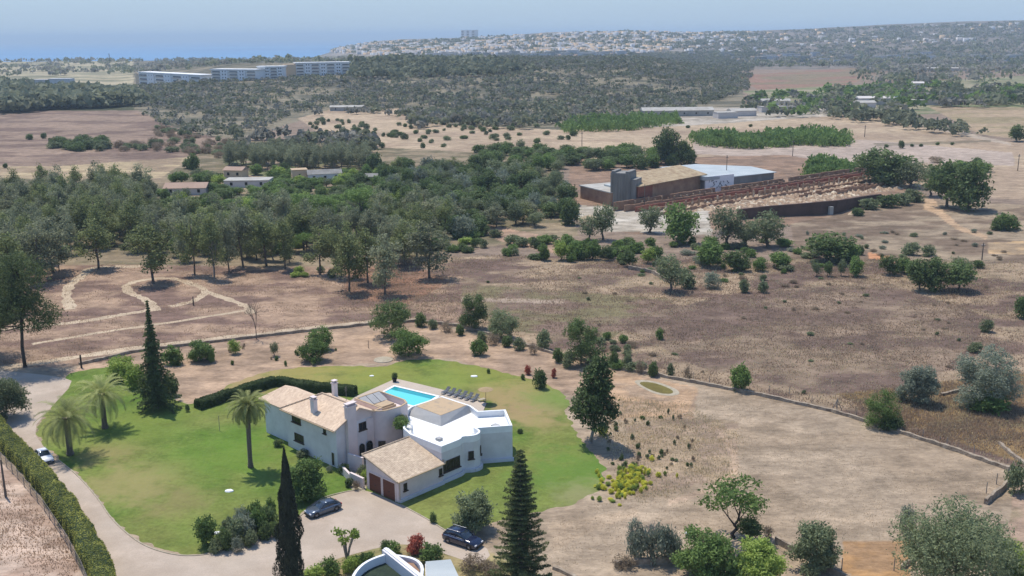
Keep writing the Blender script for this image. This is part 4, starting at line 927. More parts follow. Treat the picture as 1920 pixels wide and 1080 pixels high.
# ------------------------------------------------------------------ cars
def car(b, rz, paint, label, L=4.4, Wd=1.78, Hh=1.42, kind='sedan'):
    r_ = empty('parked_car', b, rz, label, 'car'); hw_ = Wd / 2
    def loft(secs, name, mat, parent=r_, close=True):
        m_ = len(secs[0]); mb = MB(); V = [v for s in secs for v in s]; Fs = []
        for i in range(len(secs) - 1):
            for j in range(m_ - 1): Fs.append((i * m_ + j, i * m_ + j + 1, (i + 1) * m_ + j + 1, (i + 1) * m_ + j))
        Fs += [tuple(range(m_))[::-1], tuple(range((len(secs) - 1) * m_, len(secs) * m_))]
        mb.add(V, Fs); o = mb.build(name, mat, parent, smooth=True); return o
    suv = kind == 'suv'
    # stations: x, half width, belt height, bottom
    hood = Hh * .60; 
    st = [(-.5, .62, .42, .38), (-.485, .82, .52, .24), (-.42, .94, hood * .92, .20), (-.30, .99, hood, .18), (-.12, 1.0, hood * 1.06, .18), (.12, 1.0, hood * 1.09, .18), (.32, 1.0, hood * (1.10 if not suv else 1.12), .18), (.44, .95, hood * 1.06, .22), (.485, .84, hood * .9, .28), (.5, .7, hood * .6, .36)]
    secs = []
    for x, w, t, bt in st:
        X = x * L; w = w * hw_
        secs.append([(X, -w * .92, bt), (X, -w, bt + .12), (X, -w, t * .72), (X, -w * .93, t * .95), (X, -w * .72, t), (X, 0, t + .025), (X, w * .72, t), (X, w * .93, t * .95), (X, w, t * .72), (X, w, bt + .12), (X, w * .92, bt)])
    body = loft(secs, 'body', paint)
    top = Hh; 
    cab = [(-.20, .86, hood * .99, hood * 1.01), (-.05, .80, hood, top * .97), (.08, .79, hood, top), (.24, .79, hood, top * (.98 if suv else .96)), (.40 if suv else .36, .80, hood, top * .86 if suv else top * .84), (.47 if suv else .44, .84, hood, hood * 1.06)]
    secs = []
    for x, w, lo, hi in cab:
        X = x * L; w = w * hw_; secs.append([(X, -w, lo), (X, -w * .97, lo + (hi - lo) * .45), (X, -w * .84, lo + (hi - lo) * .92), (X, -w * .6, hi), (X, 0, hi + .02), (X, w * .6, hi), (X, w * .84, lo + (hi - lo) * .92), (X, w * .97, lo + (hi - lo) * .45), (X, w, lo)])
    loft(secs, 'cabin_glass', 'glass_car')
    # roof skin and pillars over the glass
    rs = MB(); ys = [-.83, -.6, 0, .6, .83]
    xs = [(-.045, .975), (.08, 1.005), (.24, .985 if suv else .965), (.37 if suv else .315, .92 if suv else .895)]
    V = []; 
    for x, z in xs:
        for y in ys: V.append((x * L, y * .79 * hw_ * 1.02, top * z + (.028 if abs(y) < .7 else -.03)))
    rs.add(V, [(i * 5 + j, (i + 1) * 5 + j, (i + 1) * 5 + j + 1, i * 5 + j + 1) for i in range(3) for j in range(4)]); ro = rs.build('roof', paint, r_, smooth=True)
    sdm = ro.modifiers.new('s', 'SOLIDIFY'); sdm.thickness = .02
    for s in (-1, 1):
        mb = MB()
        for x0, x1 in ((-.20, -.045), (.11, .115), (.43 if suv else .41, .36 if suv else .30)):
            mb.tube((x0 * L, s * hw_ * .85, hood * 1.0), (x1 * L, s * hw_ * .70, top * .955), .04, .035, 6)
        mb.build('pillar', paint, r_)
        if suv: MB().tube((-.03 * L, s * hw_ * .66, top + .07), (.36 * L, s * hw_ * .66, top + .02), .025, .025, 6).build('roof_rail', 'alloy', r_)
        MB().box(-.20 * L, s * (hw_ + .06) - .08, hood * .98, -.165 * L, s * (hw_ + .06) + .08, hood * 1.12).build('mirror', paint, r_, bevel=.02)
        MB().box(-.487 * L, s * hw_ * .66 - .17, .52, -.455 * L, s * hw_ * .66 + .17, .66).build('headlight', 'lamp_glass', r_, bevel=.02)
        MB().box(.462 * L, s * hw_ * .7 - .15, .66, .492 * L, s * hw_ * .7 + .15, .80).build('tail_light', 'lamp_red', r_, bevel=.02)
        MB().tube((-.14 * L, s * (hw_ + .004), hood * .99), (.40 * L, s * (hw_ * .985), hood * 1.03), .016, .016, 4).build('window_trim', 'alloy', r_)
        for x in (-.31, .30):
            wh = empty('wheel', (x * L, s * (hw_ - .09), .33)); wh.parent = r_
            mb = MB(); R0 = .33; pr = [(-.10, .25), (-.10, .31), (-.07, .33), (.07, .33), (.10, .31), (.10, .25)]
            nn = 20; V = [(R_ * math.cos(2 * math.pi * i / nn), y, R_ * math.sin(2 * math.pi * i / nn)) for i in range(nn) for y, R_ in pr]
            mb.add(V, [(i * 6 + j, i * 6 + j + 1, ((i + 1) % nn) * 6 + j + 1, ((i + 1) % nn) * 6 + j) for i in range(nn) for j in range(5)]); mb.build('tyre', 'rubber', wh, smooth=True)
            mb = MB(); mb.tube((0, s * .03, 0), (0, s * .10, 0), .06, .05, 10)
            for q in range(5):
                a = q * 2 * math.pi / 5; mb.tube((0, s * .075, 0), (.23 * math.cos(a), s * .075, .23 * math.sin(a)), .035, .03, 5)
            mb.tube((0, -s * .02, 0), (0, s * .02, 0), .25, .25, 16); mb.build('rim', 'alloy', wh)
            MB().tube((x * L, s * (hw_ - .22), .36), (x * L, s * (hw_ + .006), .36), .385, .385, 20).build('wheel_arch', 'trim_black', r_)
    MB().box(-.502 * L, -.42, .36, -.475 * L, .42, .54).build('grille', 'trim_black', r_, bevel=.01)
    MB().box(-.497 * L, -hw_ * .8, .24, -.46 * L, hw_ * .8, .34).build('bumper', 'trim_black', r_)
    return r_
def carat(x0, y0, x1, y1, *a, **k):
    """front pixel, rear pixel on the ground"""
    f = np.array(G(x0, y0)); r = np.array(G(x1, y1)); c = (f + r) / 2; d = r - f
    return car((c[0], c[1], .012), math.atan2(d[1], d[0]), *a, **k)
carat(576, 971, 636, 950, 'paint_silver', 'blue-grey saloon car parked on the drive beside the round tree and dark cypress', L=4.5)
carat(902, 1030, 834, 1008, 'paint_navy', 'dark navy estate car with roof rails parked behind the tiered conifer', L=4.8, Wd=1.86, Hh=1.62, kind='suv')
carat(94, 875, 72, 851, 'paint_white', 'white car on the drive between the long hedge and the nearest palm', L=4.2, Hh=1.45)

# ------------------------------------------------------------------ palms
def palm(x, y, ytr, label, nf, fl, tr, droop, seed):
    b = GT(x, y); h = vh(b, ytr); rng = np.random.default_rng(seed); r_ = empty('date_palm', b, 0, label, 'palm tree')
    mb = MB(); k = int(h / .28); lean = rng.normal(size=2) * .02 * h
    for i in range(k):
        t0, t1 = i / k, (i + 1) / k; f_ = lambda t: (lean[0] * t * t, lean[1] * t * t, h * t)
        fl_ = 1 + .55 * max(0, (t0 - .86) / .14) + .3 * max(0, (.08 - t0) / .08)
        mb.tube(f_(t0), f_(t1), tr * fl_ * .9, tr * fl_ * 1.08, 9)
    mb.build('trunk', 'palm_bark', r_)
    V = []; Fs = []; T = []
    top = np.array([lean[0], lean[1], h])
    for i in range(nf):
        az = i * 2.39996 + rng.uniform(-.2, .2); el = math.radians(84 - 118 * ((i + .5) / nf) ** .95 + rng.uniform(-5, 5)); L_ = fl * rng.uniform(.85, 1.08) * (.75 + .25 * math.cos(el * .6))
        p_ = top + np.array([math.cos(az), math.sin(az), 0]) * tr * .7; tn = rng.uniform(.2, .9) if el > -.2 else rng.uniform(0.3, 1); N_ = 26; seg = L_ / N_
        side = np.array([-math.sin(az), math.cos(az), 0]); e = el; tw = rng.uniform(-.35, .35)
        for j in range(N_):
            t = j / N_; e -= droop / N_ * (1 + 1.4 * t); d = np.array([math.cos(az) * math.cos(e), math.sin(az) * math.cos(e), math.sin(e)]); q = p_ + d * seg
            up_ = np.cross(d, side); w = .035 * (1 - t) + .01
            b0 = len(V); V += [p_ - side * w, p_ + side * w, q + side * w * .9, q - side * w * .9]; Fs.append((b0, b0 + 1, b0 + 2, b0 + 3)); T += [tn] * 4
            if t > .1:
                ll = fl * .135 * math.sin(math.pi * min(1, (t * .92 + .08))) ** .6 + .05
                for s in (-1, 1):
                    for kk in (0, .5):
                        o_ = p_ + d * seg * kk; dr = unit(side * s * .8 + d * .6 + up_ * (.1 + .3 * rng.uniform()) + np.array([0, 0, -.10]) + side * tw * .3); e2 = o_ + dr * ll; b0 = len(V); wv = d * .030
                        V += [o_ - wv, o_ + wv, e2 + wv * .25, e2 - wv * .25]; Fs.append((b0, b0 + 1, b0 + 2, b0 + 3)); T += [np.clip(tn + rng.normal() * .12, 0, 1)] * 4
            p_ = q
    fast('fronds', np.array(V), np.array(Fs), 'leaf_palm', r_, T)
palm(132, 853, 783, 'thick-trunked date palm with wide arching fronds beside the white car', 54, 4.7, .40, .95, 1)
palm(197, 803, 738, 'date palm with arching fronds behind and right of the thickest palm', 54, 4.6, .38, .95, 2)
palm(470, 876, 758, 'tall slender date palm with a small round head beside the villa', 64, 3.3, .30, 1.0, 3)

# ------------------------------------------------------------------ conifers
def cypress(x, y, top, label):
    b = G(x, y); b = (*b, 0.0); h = vh(b, top); rng = np.random.default_rng(11); r_ = empty('cypress', b, 0, label, 'cypress tree')
    MB().tube((0, 0, -.2), (0, 0, h * .6), .22, .08, 8).build('trunk', 'bark', r_)
    n = 17000; t = rng.uniform(0.015, 1, n) ** .8; rad = 1.95 * (1 - t) ** .85 * (1 - .35 * np.exp(-t * 10)) ; a = rng.uniform(0, 2 * math.pi, n)
    rad = rad * (.42 + 1.1 * fbm(a * 1.3, t * 9, 3, 4)) * rng.uniform(.75, 1.02, n) ** .5
    C = np.stack([np.cos(a) * rad, np.sin(a) * rad, t * h * .985], -1)
    # secondary leader near the base on the left
    m_ = rng.uniform(size=n) < .09; C[m_, 2] *= .62; C[m_, 0] = C[m_, 0] * .35 - .85; C[m_, 1] *= .35
    out = np.stack([np.cos(a), np.sin(a), a * 0 + .2], -1); N_ = unit(out + rng.normal(size=(n, 3)) * .45); u_ = unit(np.array([0, 0, 1.]) + rng.normal(size=(n, 3)) * .2); s_ = np.cross(N_, u_); s_ = unit(s_)
    L_ = rng.uniform(.12, .3, n)[:, None]; V = np.stack([C - s_ * .05, C - u_ * L_ * .4, C + s_ * .05, C + u_ * L_], 1).reshape(-1, 3)
    tn = np.clip(fbm(a * 3, t * 30, 8, 3) * .8 + rng.normal(size=n) * .2, 0, 1)
    fast('foliage', V, np.arange(4 * n).reshape(n, 4), 'leaf_cypress', r_, np.repeat(tn, 4))
    core = MB(); K = 18
    for i in range(K): 
        t0, t1 = .02 + .93 * i / K, .02 + .93 * (i + 1) / K; f_ = lambda t: 1.95 * (1 - t) ** .85 * (1 - .35 * math.exp(-t * 10)) * .45
        core.tube((0, 0, t0 * h), (0, 0, t1 * h), f_(t0), f_(t1), 10)
    core.build('inner_foliage', 'leaf_cypress', r_)
cypress(550, 1108, 838, 'tall narrow near-black cypress spire rising beside the blue-grey car')
def tiered(x, y, top, wbase, label, whorls, nb, name, lmat, seed, up=.25, hang=.12, dens=26, e=.9, skirt=1.0, ls=.13, jit=.22, zsp=.05):
    b = G(x, y); b = (*b, 0.0); h = vh(b, top); rng = np.random.default_rng(seed); r_ = empty(name, b, 0, label, 'conifer')
    MB().tube((0, 0, -.2), (0, 0, h * .97), .26, .03, 9).build('trunk', 'bark', r_)
    V = []; C = []; D = []; Tn = []; br = MB()
    for i in range(whorls):
        t = .05 + .93 * (i / whorls); z = t * h; L0 = wbase * (1 - t) ** e * skirt + .15; off = rng.uniform(0, 6)
        for k in range(nb):
            a = off + k * 2 * math.pi / nb + rng.uniform(-.2, .2); L_ = L0 * rng.uniform(1 - jit, 1 + jit * .8); tn = rng.uniform(.1, .9); m_ = max(4, int(L_ * dens))
            s = rng.uniform(.12, 1, m_); zz = z + L_ * up * s - hang * L_ * s * s + rng.normal(size=m_) * zsp
            lat = rng.normal(size=m_) * .17 * (1.25 - s * .6) * min(1.3, L_)
            P_ = np.stack([np.cos(a) * s * L_ - np.sin(a) * lat, np.sin(a) * s * L_ + np.cos(a) * lat, zz], -1); C.append(P_); D.append(np.tile([math.cos(a), math.sin(a), .5], (m_, 1))); Tn.append(np.clip(tn + rng.normal(size=m_) * .15, 0, 1))
            if L_ > .8: br.tube((0, 0, z), (math.cos(a) * L_ * .85, math.sin(a) * L_ * .85, z + L_ * (up * .85 - hang * .72)), .035, .012, 4)
    br.build('branches', 'bark', r_)
    C = np.vstack(C); D = np.vstack(D); Tn = np.concatenate(Tn); V, Fq = leafquads(C, D, ls, rng, .5, .4)
    fast('needles', V, Fq, lmat, r_, np.repeat(Tn, 4))
tiered(977, 1122, 834, 3.15, 'tall tiered conifer standing in front of the navy car at the bottom of the picture', 30, 8, 'norfolk_pine', 'leaf_norfolk', 5, up=.32, hang=.02, dens=95, e=.80, ls=.11, jit=.25, zsp=.03)
tiered(295, 765, 556, 3.7, 'slim dark pointed conifer with drooping tiers at the far left corner of the lawn', 44, 8, 'spire_conifer', 'leaf_pine_near', 6, up=.05, hang=.25, dens=30, e=1.55, ls=.19, jit=.45)

# ------------------------------------------------------------------ single trees and shrubs of the garden
def bigb(x, y, top, wpx, lmat, label, seed, n=900, name='bush', cat='bush', gaps=.12, leaf=.15, asp=.5):
    b = (*G(x, y), 0); h = vh(b, top); w = wpx * dist(b) / F; rng = np.random.default_rng(seed); r_ = empty(name, b, 0, label, cat); el = []
    for i in range(15):
        a = i * 2.4; z = h * rng.uniform(.16, .80); q = w * .36 * math.sqrt(max(.05, 1 - ((z / h - .35) / .62) ** 2)) * rng.uniform(.6, 1.05)
        el.append((math.cos(a) * q, math.sin(a) * q, z, w * .17 * rng.uniform(.7, 1.25), w * .17 * rng.uniform(.7, 1.25), h * .15 * rng.uniform(.8, 1.2)))
    el.append((0, 0, h * .45, w * .33, w * .33, h * .44))
    crownmesh('crown', el, n, 10, .22, leaf, lmat, seed, parent=r_, gaps=gaps, asp=asp); mb = MB(); limbs(mb, (0, 0, 0), (.1, 0, h * .35), .14, [e[:3] for e in el[:6]], rng); mb.build('trunk', 'bark', r_, smooth=True)
put('evergreen_tree', 1107, 830, 654, 96, 'tall dark evergreen tree with a clear trunk on the lawn right of the villa', v=0, name='evergreen_tree')
bigb(577, 936, 858, 72, 'leaf_green', 'rounded green tree beside the blue-grey car', 92, 1100, 'broadleaf_tree', 'tree')
bigb(889, 992, 918, 84, 'leaf_olive', 'silvery olive tree between the lawn and the navy car', 16, 1100, 'olive_tree', 'tree', .35)
bigb(735, 632, 560, 92, 'leaf_dark', 'large round dark tree against the stone wall, above the pool', 56, 1100, 'broadleaf_tree', 'tree')
bigb(766, 668, 615, 84, 'leaf_green', 'wide glossy green tree just in front of the large round dark tree', 87, 900, 'broadleaf_tree', 'tree')
bigb(889, 616, 547, 62, 'leaf_dark', 'dark broad tree on the stone wall, left of its grey neighbour', 16, 900, 'broadleaf_tree', 'tree')
bigb(941, 634, 568, 66, 'leaf_olive', 'grey-green olive beside the dark broad tree on the wall', 68, 900, 'olive_tree', 'tree', .25)
bigb(1090, 684, 590, 78, 'leaf_dark', 'mixed green tree behind the top of the tall evergreen at the wall', 23, 1000, 'broadleaf_tree', 'tree')
put('olive_bush', 1020, 655, 617, 32, 'small grey olive bush on the wall between the two larger tree groups', v=1)
bigb(587, 676, 636, 66, 'leaf_green', 'glossy low citrus tree on the bare ground left of the large round tree', 5, 700, 'citrus_tree', 'tree')
bigb(602, 655, 604, 52, 'leaf_green', 'citrus tree directly behind the lowest glossy citrus tree', 20, 500, 'citrus_tree', 'tree')
bigb(378, 677, 638, 54, 'leaf_green', 'rounded citrus tree right of the slim pointed conifer', 87, 600, 'citrus_tree', 'tree')
put('green_bush', 326, 683, 646, 42, 'citrus tree touching the right side of the slim pointed conifer', v=2, name='citrus_tree')
put('bright_tree', 441, 663, 635, 26, 'small young tree with a thin trunk near the stone wall', v=0, name='sapling')
put('olive_tree', 515, 668, 640, 18, 'spindly sapling on the bare ground behind the clipped hedge', v=0, name='sapling')
put('green_bush', 397, 680, 655, 14, 'tiny green sapling right of the rounded citrus tree', v=0, name='sapling')
put('green_bush', 898, 666, 635, 34, 'light green bush alone on the pinkish bare ground', v=0)
bigb(228, 712, 668, 62, 'leaf_bright', 'bright yellow-green bush left of the slim pointed conifer', 34, 800)
put('bright_bush', 255, 728, 680, 44, 'second bright yellow-green bush, touching the conifer foot', v=1)
put('dark_bush', 320, 742, 695, 34, 'dark feathery shrub on the right of the slim conifer', v=2)
bigb(12, 785, 700, 84, 'leaf_olive', 'large grey-green shrub at the left edge beside the drive', 12, 1400)
put('dark_bush', 1012, 728, 690, 32, 'small dark shrub at the back edge of the right lawn', v=1)
put('red_bush', 990, 702, 684, 16, 'small reddish bush left of the dark shrub behind the lawn')
put('red_bush', 1038, 708, 690, 12, 'tiny reddish bush right of the dark shrub behind the lawn')
put('dark_bush', 352, 772, 757, 9, 'tiny conical shrub left of the dark clipped hedge', v=1)
put('dark_bush', 980, 712, 700, 9, 'tiny dark shrub on the far lawn edge near the reddish bush', v=0)
put('dark_bush', 916, 700, 690, 8, 'tiny dark plant on the middle of the far lawn edge', v=2)
put('dark_bush', 975, 812, 803, 14, 'small dark tuft on the lawn right of the white villa block', v=2)
put('dark_bush', 813, 980, 960, 16, 'small dark bush on the drive edge left of the olive', v=0)
put('yellow_bush', 1130, 815, 795, 22, 'small yellow-green bush at the foot of the tall evergreen')
# lawn border by the drive
put('green_tree', 388, 1022, 962, 42, 'small round-headed tree in the planted bed by the drive bend', v=1)
bed = [(420, 1030, 985, 34), (440, 1018, 970, 40), (462, 1010, 955, 44), (485, 1002, 948, 40), (505, 992, 942, 36), (430, 1002, 968, 30), (452, 990, 950, 32), (478, 985, 940, 34), (498, 1010, 975, 30), (470, 1024, 992, 30), (446, 1034, 1005, 26), (508, 965, 930, 22), (515, 1006, 975, 26), (405, 1036, 1008, 26)]
kk = ['dark_bush', 'olive_bush', 'grey_bush', 'green_bush']
for k, (x, y, t, w) in enumerate(bed): put(kk[k % 4], x, y, t, w, 'leafy shrub in the planted bed between the lawn and the drive bend', group='shrubs of the bed at the drive bend', v=k)
for k, (x, y, t, w) in enumerate([(590, 1088, 1058, 46), (622, 1080, 1045, 42), (655, 1072, 1044, 34), (688, 1054, 1034, 28), (668, 1062, 1040, 24), (560, 1094, 1072, 36)]):
    put(['bright_bush', 'green_bush'][k % 2], x, y, t, w, 'yellow-green bush along the drive edge in front of the round white roof', group='yellow-green bushes before the round roof', v=k)
put('green_bush', 738, 1040, 1012, 34, 'green shrub just behind the round white roof', v=2); put('dark_bush', 722, 1036, 1010, 18, 'small tuft-headed dark plant on the drive edge', v=0)
put('red_bush', 779, 1036, 1003, 36, 'salmon red flowering bush left of the navy car')
put('green_bush', 808, 1056, 1018, 48, 'spiky green shrub in front of the red flowering bush', v=1)
put('dry_bush', 890, 1068, 1040, 60, 'straw coloured bush in front of the navy car', v=0); put('dry_bush', 925, 1078, 1045, 50, 'dry bush at the left foot of the tall tiered conifer', v=1)
# frangipani
b = (*G(651, 1052), 0); h = vh(b, 990); rng = np.random.default_rng(5); r_ = empty('frangipani_tree', b, 0, 'small yellow-leaved tree with a forked trunk on the edge of the drive', 'tree')
mb = MB(); tips = []
for k in range(9):
    a = k * 2.4; q = Vector((math.cos(a) * rng.uniform(.5, 1.2), math.sin(a) * rng.uniform(.5, 1.2), h * rng.uniform(.72, .98))); mid = Vector((q.x * .35, q.y * .35, h * .4)); mb.tube((0, 0, -.1), mid, .11, .08, 6); mb.tube(mid, q, .07, .04, 5); tips.append((q.x, q.y, q.z - .1, .42, .42, .4))
mb.build('trunk', 'bark_pale', r_); crownmesh('crown', tips, 90, 8, .16, .17, 'leaf_bright', 4, parent=r_)
# bare trees
def bare(x, y, top, wpx, label, seed, depth=5, cat='tree', mat='branch_grey', stems=1, name='bare_tree', r0=.26):
    b = (*G(x, y), 0); h = vh(b, top); w = wpx * dist(b) / F; rng = np.random.default_rng(seed); mb = MB()
    def grow(p_, d, L_, r, n):
        q = p_ + d * L_; mb.tube(p_, q, r, r * .68, 5)
        if n == 0: return
        for k in range(2 if rng.uniform() < .55 else 3):
            dd_ = (d + Vector(rng.normal(size=3)) * .42 + Vector((0, 0, .12))).normalized(); grow(q, dd_, L_ * rng.uniform(.68, .86), r * .62, n - 1)
    for s in range(stems):
        d0 = Vector((rng.normal() * .3 * (stems > 1), rng.normal() * .3 * (stems > 1), 1)).normalized(); grow(Vector((0, 0, -.1)), d0, 1.0, r0 / 3, depth)
    V = np.array(mb.v); sc = h / V[:, 2].max(); sw = w / (V[:, 0].max() - V[:, 0].min()); V[:, 0] *= sw; V[:, 1] *= sw; V[:, 2] *= sc; mb.v = [tuple(q) for q in V]
    o = mb.build(name, mat); o.location = b; return tag(o, label, cat)
bare(481, 636, 552, 44, 'leafless brown tree standing behind the stone wall', 3, 6, mat='bark')
for k, (x, y, t, w, lb) in enumerate([(1190, 1042, 968, 40, 'leftmost of the dead grey bushes at the bottom'), (1222, 1050, 975, 46, 'middle dead grey bush with upright twigs at the bottom'), (1252, 1048, 985, 36, 'dead grey bush next to the round green bush at the bottom')]):
    bare(x, y, t, w, lb, 10 + k, 5, 'bush', stems=4, name='dead_bush'); 
for k, (x, y, t, w) in enumerate([(1196, 1046, 968, 56), (1236, 1052, 974, 60), (1262, 1050, 985, 40)]):
    put('grey_bush', x, y + 3, t + 4, w, ['thin silvery bush over the leftmost dead twigs', 'thin silvery bush around the middle dead twigs', 'thin silvery bush beside the round green bush'][k], v=k)
put('dry_bush', 1170, 1066, 1040, 46, 'dry brown brush heap at the left end of the rubble wall', v=2)
for k, (x, y, t, w, lb) in enumerate([(402, 526, 452, 26, 'dead pinkish trunk standing among the pines above the looping path'), (640, 470, 400, 26, 'bare pale tree inside the looser wood'), (545, 488, 420, 22, 'bare pale tree at the left of the looser wood'), (300, 470, 396, 24, 'bare grey tree in the gap of the left wood'), (1345, 470, 430, 24, 'small leafless tree below the factory yard')]):
    bare(x, y, t, w, lb, 30 + k, 5)
# bottom right
put('open_tree', 1374, 1008, 888, 134, 'open-branched tree with a crooked dark trunk on the edge of the dry plot', v=0, name='carob_tree')
bigb(1318, 1085, 982, 104, 'leaf_green', 'round dark green bush-like tree left of the crooked tree', 57, 1600)
put('round_tree', 1408, 1014, 968, 46, 'small dense tree under the right side of the crooked tree', v=2)
bigb(1425, 1094, 1006, 96, 'leaf_bright', 'yellow-green leafy tree in front of the crooked tree', 67, 1200, 'broadleaf_tree', 'tree')
put('green_bush', 1372, 1098, 1030, 70, 'green shrub between the round bush and the yellow-green tree', v=2)
bigb(1527, 1072, 978, 92, 'leaf_olive', 'grey olive tree beside the pale retaining wall', 72, 1300, 'olive_tree', 'tree', .25)
def giant(x, y, top, wpx, lmat, label, seed, n=1500, name='olive_tree', gaps=.15):
    b = (*G(x, y), 0); h = vh(b, top); w = wpx * dist(b) / F; rng = np.random.default_rng(seed); r_ = empty(name, b, 0, label, 'tree')
    el = blob_ells(rng, 14, w * .33, h * .30, h * .72, w * .19, h * .2) + [(0, 0, h * .5, w * .4, w * .4, h * .42)]
    crownmesh('crown', el, n, 10, .26, .15, lmat, seed, parent=r_, gaps=gaps, asp=.42); mb = MB(); limbs(mb, (0, 0, 0), (.2, 0, h * .5), .3, [e[:3] for e in el[:9]], rng, bend=.4); mb.build('trunk', 'bark', r_, smooth=True)
giant(1788, 1120, 926, 222, 'leaf_olive', 'huge round grey-green olive filling the bottom right', 5, 3400)
put('bright_bush', 1760, 1000, 925, 60, 'yellow flowering top growing behind the huge olives', v=1) if False else None
bigb(1902, 1104, 1008, 84, 'leaf_bright', 'bright green tree in the bottom right corner', 59, 1000, 'broadleaf_tree', 'tree')
put('grey_bush', 1700, 1000, 945, 34, 'small grey bush left of the huge olives', v=1)
put('olive_bush', 1905, 925, 862, 44, 'dark grey-green bush at the corner of the dry plot, right edge', v=2)
put('dry_bush', 1440, 1010, 985, 24, 'dry thin bush right of the small dense tree', v=0)
bigb(1652, 800, 726, 66, 'leaf_green', 'light green willowy bush behind the stone wall on the right', 3, 1000, 'bush', 'bush', .25, .14, .3)
put('dark_bush', 1668, 806, 780, 48, 'dark low shrub at the foot of the willowy bush', v=0)
bigb(1722, 756, 680, 76, 'leaf_grey', 'round silver-grey bush, the smaller of the two on the right', 73, 1200)
bigb(1846, 762, 642, 112, 'leaf_grey', 'largest round silver-grey bush on the right', 3, 2000)
put('green_bush', 1850, 768, 732, 90, 'green skirt of shrubs under the largest silver-grey bush', v=2)
put('olive_bush', 1849, 622, 598, 26, 'small grey bush in the upper right field', v=0)
put('dark_bush', 1916, 596, 552, 34, 'dark shrub cut by the right edge of the picture', v=1)
put('green_bush', 1388, 732, 682, 48, 'light green bush on the stone wall right of the dry pond', v=0)
put('green_bush', 1237, 636, 613, 18, 'small green bush alone in the field behind the wall', v=2)
put('olive_bush', 1826, 660, 640, 30, 'thin olive bush above the largest silver-grey bush', v=1)
# prickly pears and scrub along the wall
rngw = random.Random(5)
for k, (x, y, t, w) in enumerate([(790, 612, 585, 26), (812, 616, 596, 24), (838, 622, 600, 26), (862, 628, 606, 22), (905, 640, 618, 26), (925, 646, 622, 28), (950, 650, 628, 24), (975, 656, 632, 26), (1000, 664, 640, 22), (1046, 678, 650, 24), (1065, 690, 655, 26), (1120, 690, 668, 22), (1150, 688, 655, 24), (1175, 690, 660, 20), (1200, 700, 672, 22), (1225, 706, 676, 20), (1258, 706, 680, 20), (1290, 712, 684, 18)]):
    put(['dark_bush', 'olive_bush', 'dry_bush'][k % 3], x, y, t, w, 'low scrubby bush growing along the far stone wall', group='scrub along the far stone wall', v=k)
# plants in the sandy bed right of the lawn
for k in range(48):
    x = rngw.uniform(1140, 1300); y = rngw.uniform(770, 880)
    put(['dark_bush', 'dry_bush', 'olive_bush'][k % 3], x, y, y - rngw.uniform(5, 12), rngw.uniform(5, 11), 'small tufty plant in the sandy bed right of the evergreen tree', cat='plant', name='small_plant', group='small plants in the sandy bed', v=k)
for k in range(130):
    x = rngw.gauss(1182, 24); y = rngw.gauss(905, 20) ; x -= (y - 900) * .5
    put('yellow_bush' if k % 4 else 'bright_bush', x, y, y - rngw.uniform(4, 12), rngw.uniform(6, 14), 'yellow flowering plant in the bright patch at the lawn edge', cat='plant', name='flowering_plant', group='yellow flowering plants at the lawn edge', v=k)
for k in range(14):
    x = rngw.uniform(340, 640); y = rngw.uniform(650, 690)
    put(['dry_bush', 'green_bush'][k % 2], x, y, y - rngw.uniform(5, 11), rngw.uniform(4, 9), 'tiny plant dotted over the bare ground behind the hedge', cat='plant', name='small_plant', group='tiny plants on the bare ground', v=k)
for k in range(16):
    x = rngw.uniform(360, 520); y = rngw.uniform(560, 650)
# small things on the ground
o = MB().tube((0, 0, .0), (0, 0, .12), 1.75, 1.7, 28).build('round_slab', 'stone_pale'); o.location = (*G(719, 675), 0); tag(o, 'flat round pale stone disc on the bare ground above the pool', 'stone disc')
for k, (x, y, s, lb) in enumerate([(430, 921, .55, 'flat white stone lying on the front lawn'), (889, 706, .6, 'flat white stone on the far lawn behind the loungers'), (697, 705, .4, 'pale rock beside the far pool corner lawn'), (408, 1000, .5, 'pale rock in the bed at the drive bend'), (1290, 1000, .4, 'small pale rock on the bare slope')]):
    bm_ = MB(); rg = np.random.default_rng(k); n_ = 9; V = [(0, 0, s * .38)] + [(math.cos(i * 2 * math.pi / n_) * s * rg.uniform(.8, 1.1), math.sin(i * 2 * math.pi / n_) * s * .7 * rg.uniform(.8, 1.1), s * .22) for i in range(n_)] + [(math.cos(i * 2 * math.pi / n_) * s * 1.1, math.sin(i * 2 * math.pi / n_) * s * .8, -.05) for i in range(n_)]
    bm_.add(V, [(0, i + 1, (i + 1) % n_ + 1) for i in range(n_)] + [(i + 1, i + 1 + n_, (i + 1) % n_ + 1 + n_, (i + 1) % n_ + 1) for i in range(n_)]); o = bm_.build('rock', 'plaster_white'); o.location = (*G(x, y), 0); tag(o, lb, 'rock')
# pale boulders edging the bed outside the dry pond
for k in range(9):
    x, y = 1185 + k * 4, 712 + k * 2.2

# ------------------------------------------------------------------ neighbour's round roof at the bottom
NR = 2.6
def GN(x, y): return G(x, y, NR)
nb = empty('round_roofed_house', (*G(760, 1120), 0), 0, 'white round-walled building with a sunken dark green roof and grey slab at the bottom edge', 'house')
ox, oy = nb.location.x, nb.location.y
def loc(pts): return [(x - ox, y - oy) for x, y in pts]
outer = loc([GN(*q) for q in [(655, 1110), (658, 1082), (668, 1066), (682, 1054), (700, 1045), (718, 1039), (724, 1036), (740, 1039), (756, 1041), (775, 1045), (788, 1052), (795, 1063), (793, 1080), (785, 1110), (770, 1140), (680, 1140)]])
outer = smoothpoly(outer, 1)
MB().prism(outer, 0, 1.6).build('wall', 'plaster_white', nb)
MB().prism([((x) * .96, (y) * .96 + .0) for x, y in outer], 1.602, 1.66).build('roof_floor', 'turf_dark', nb)
ring(outer, .30, 1.603, NR, 'parapet', 'plaster_white', nb)
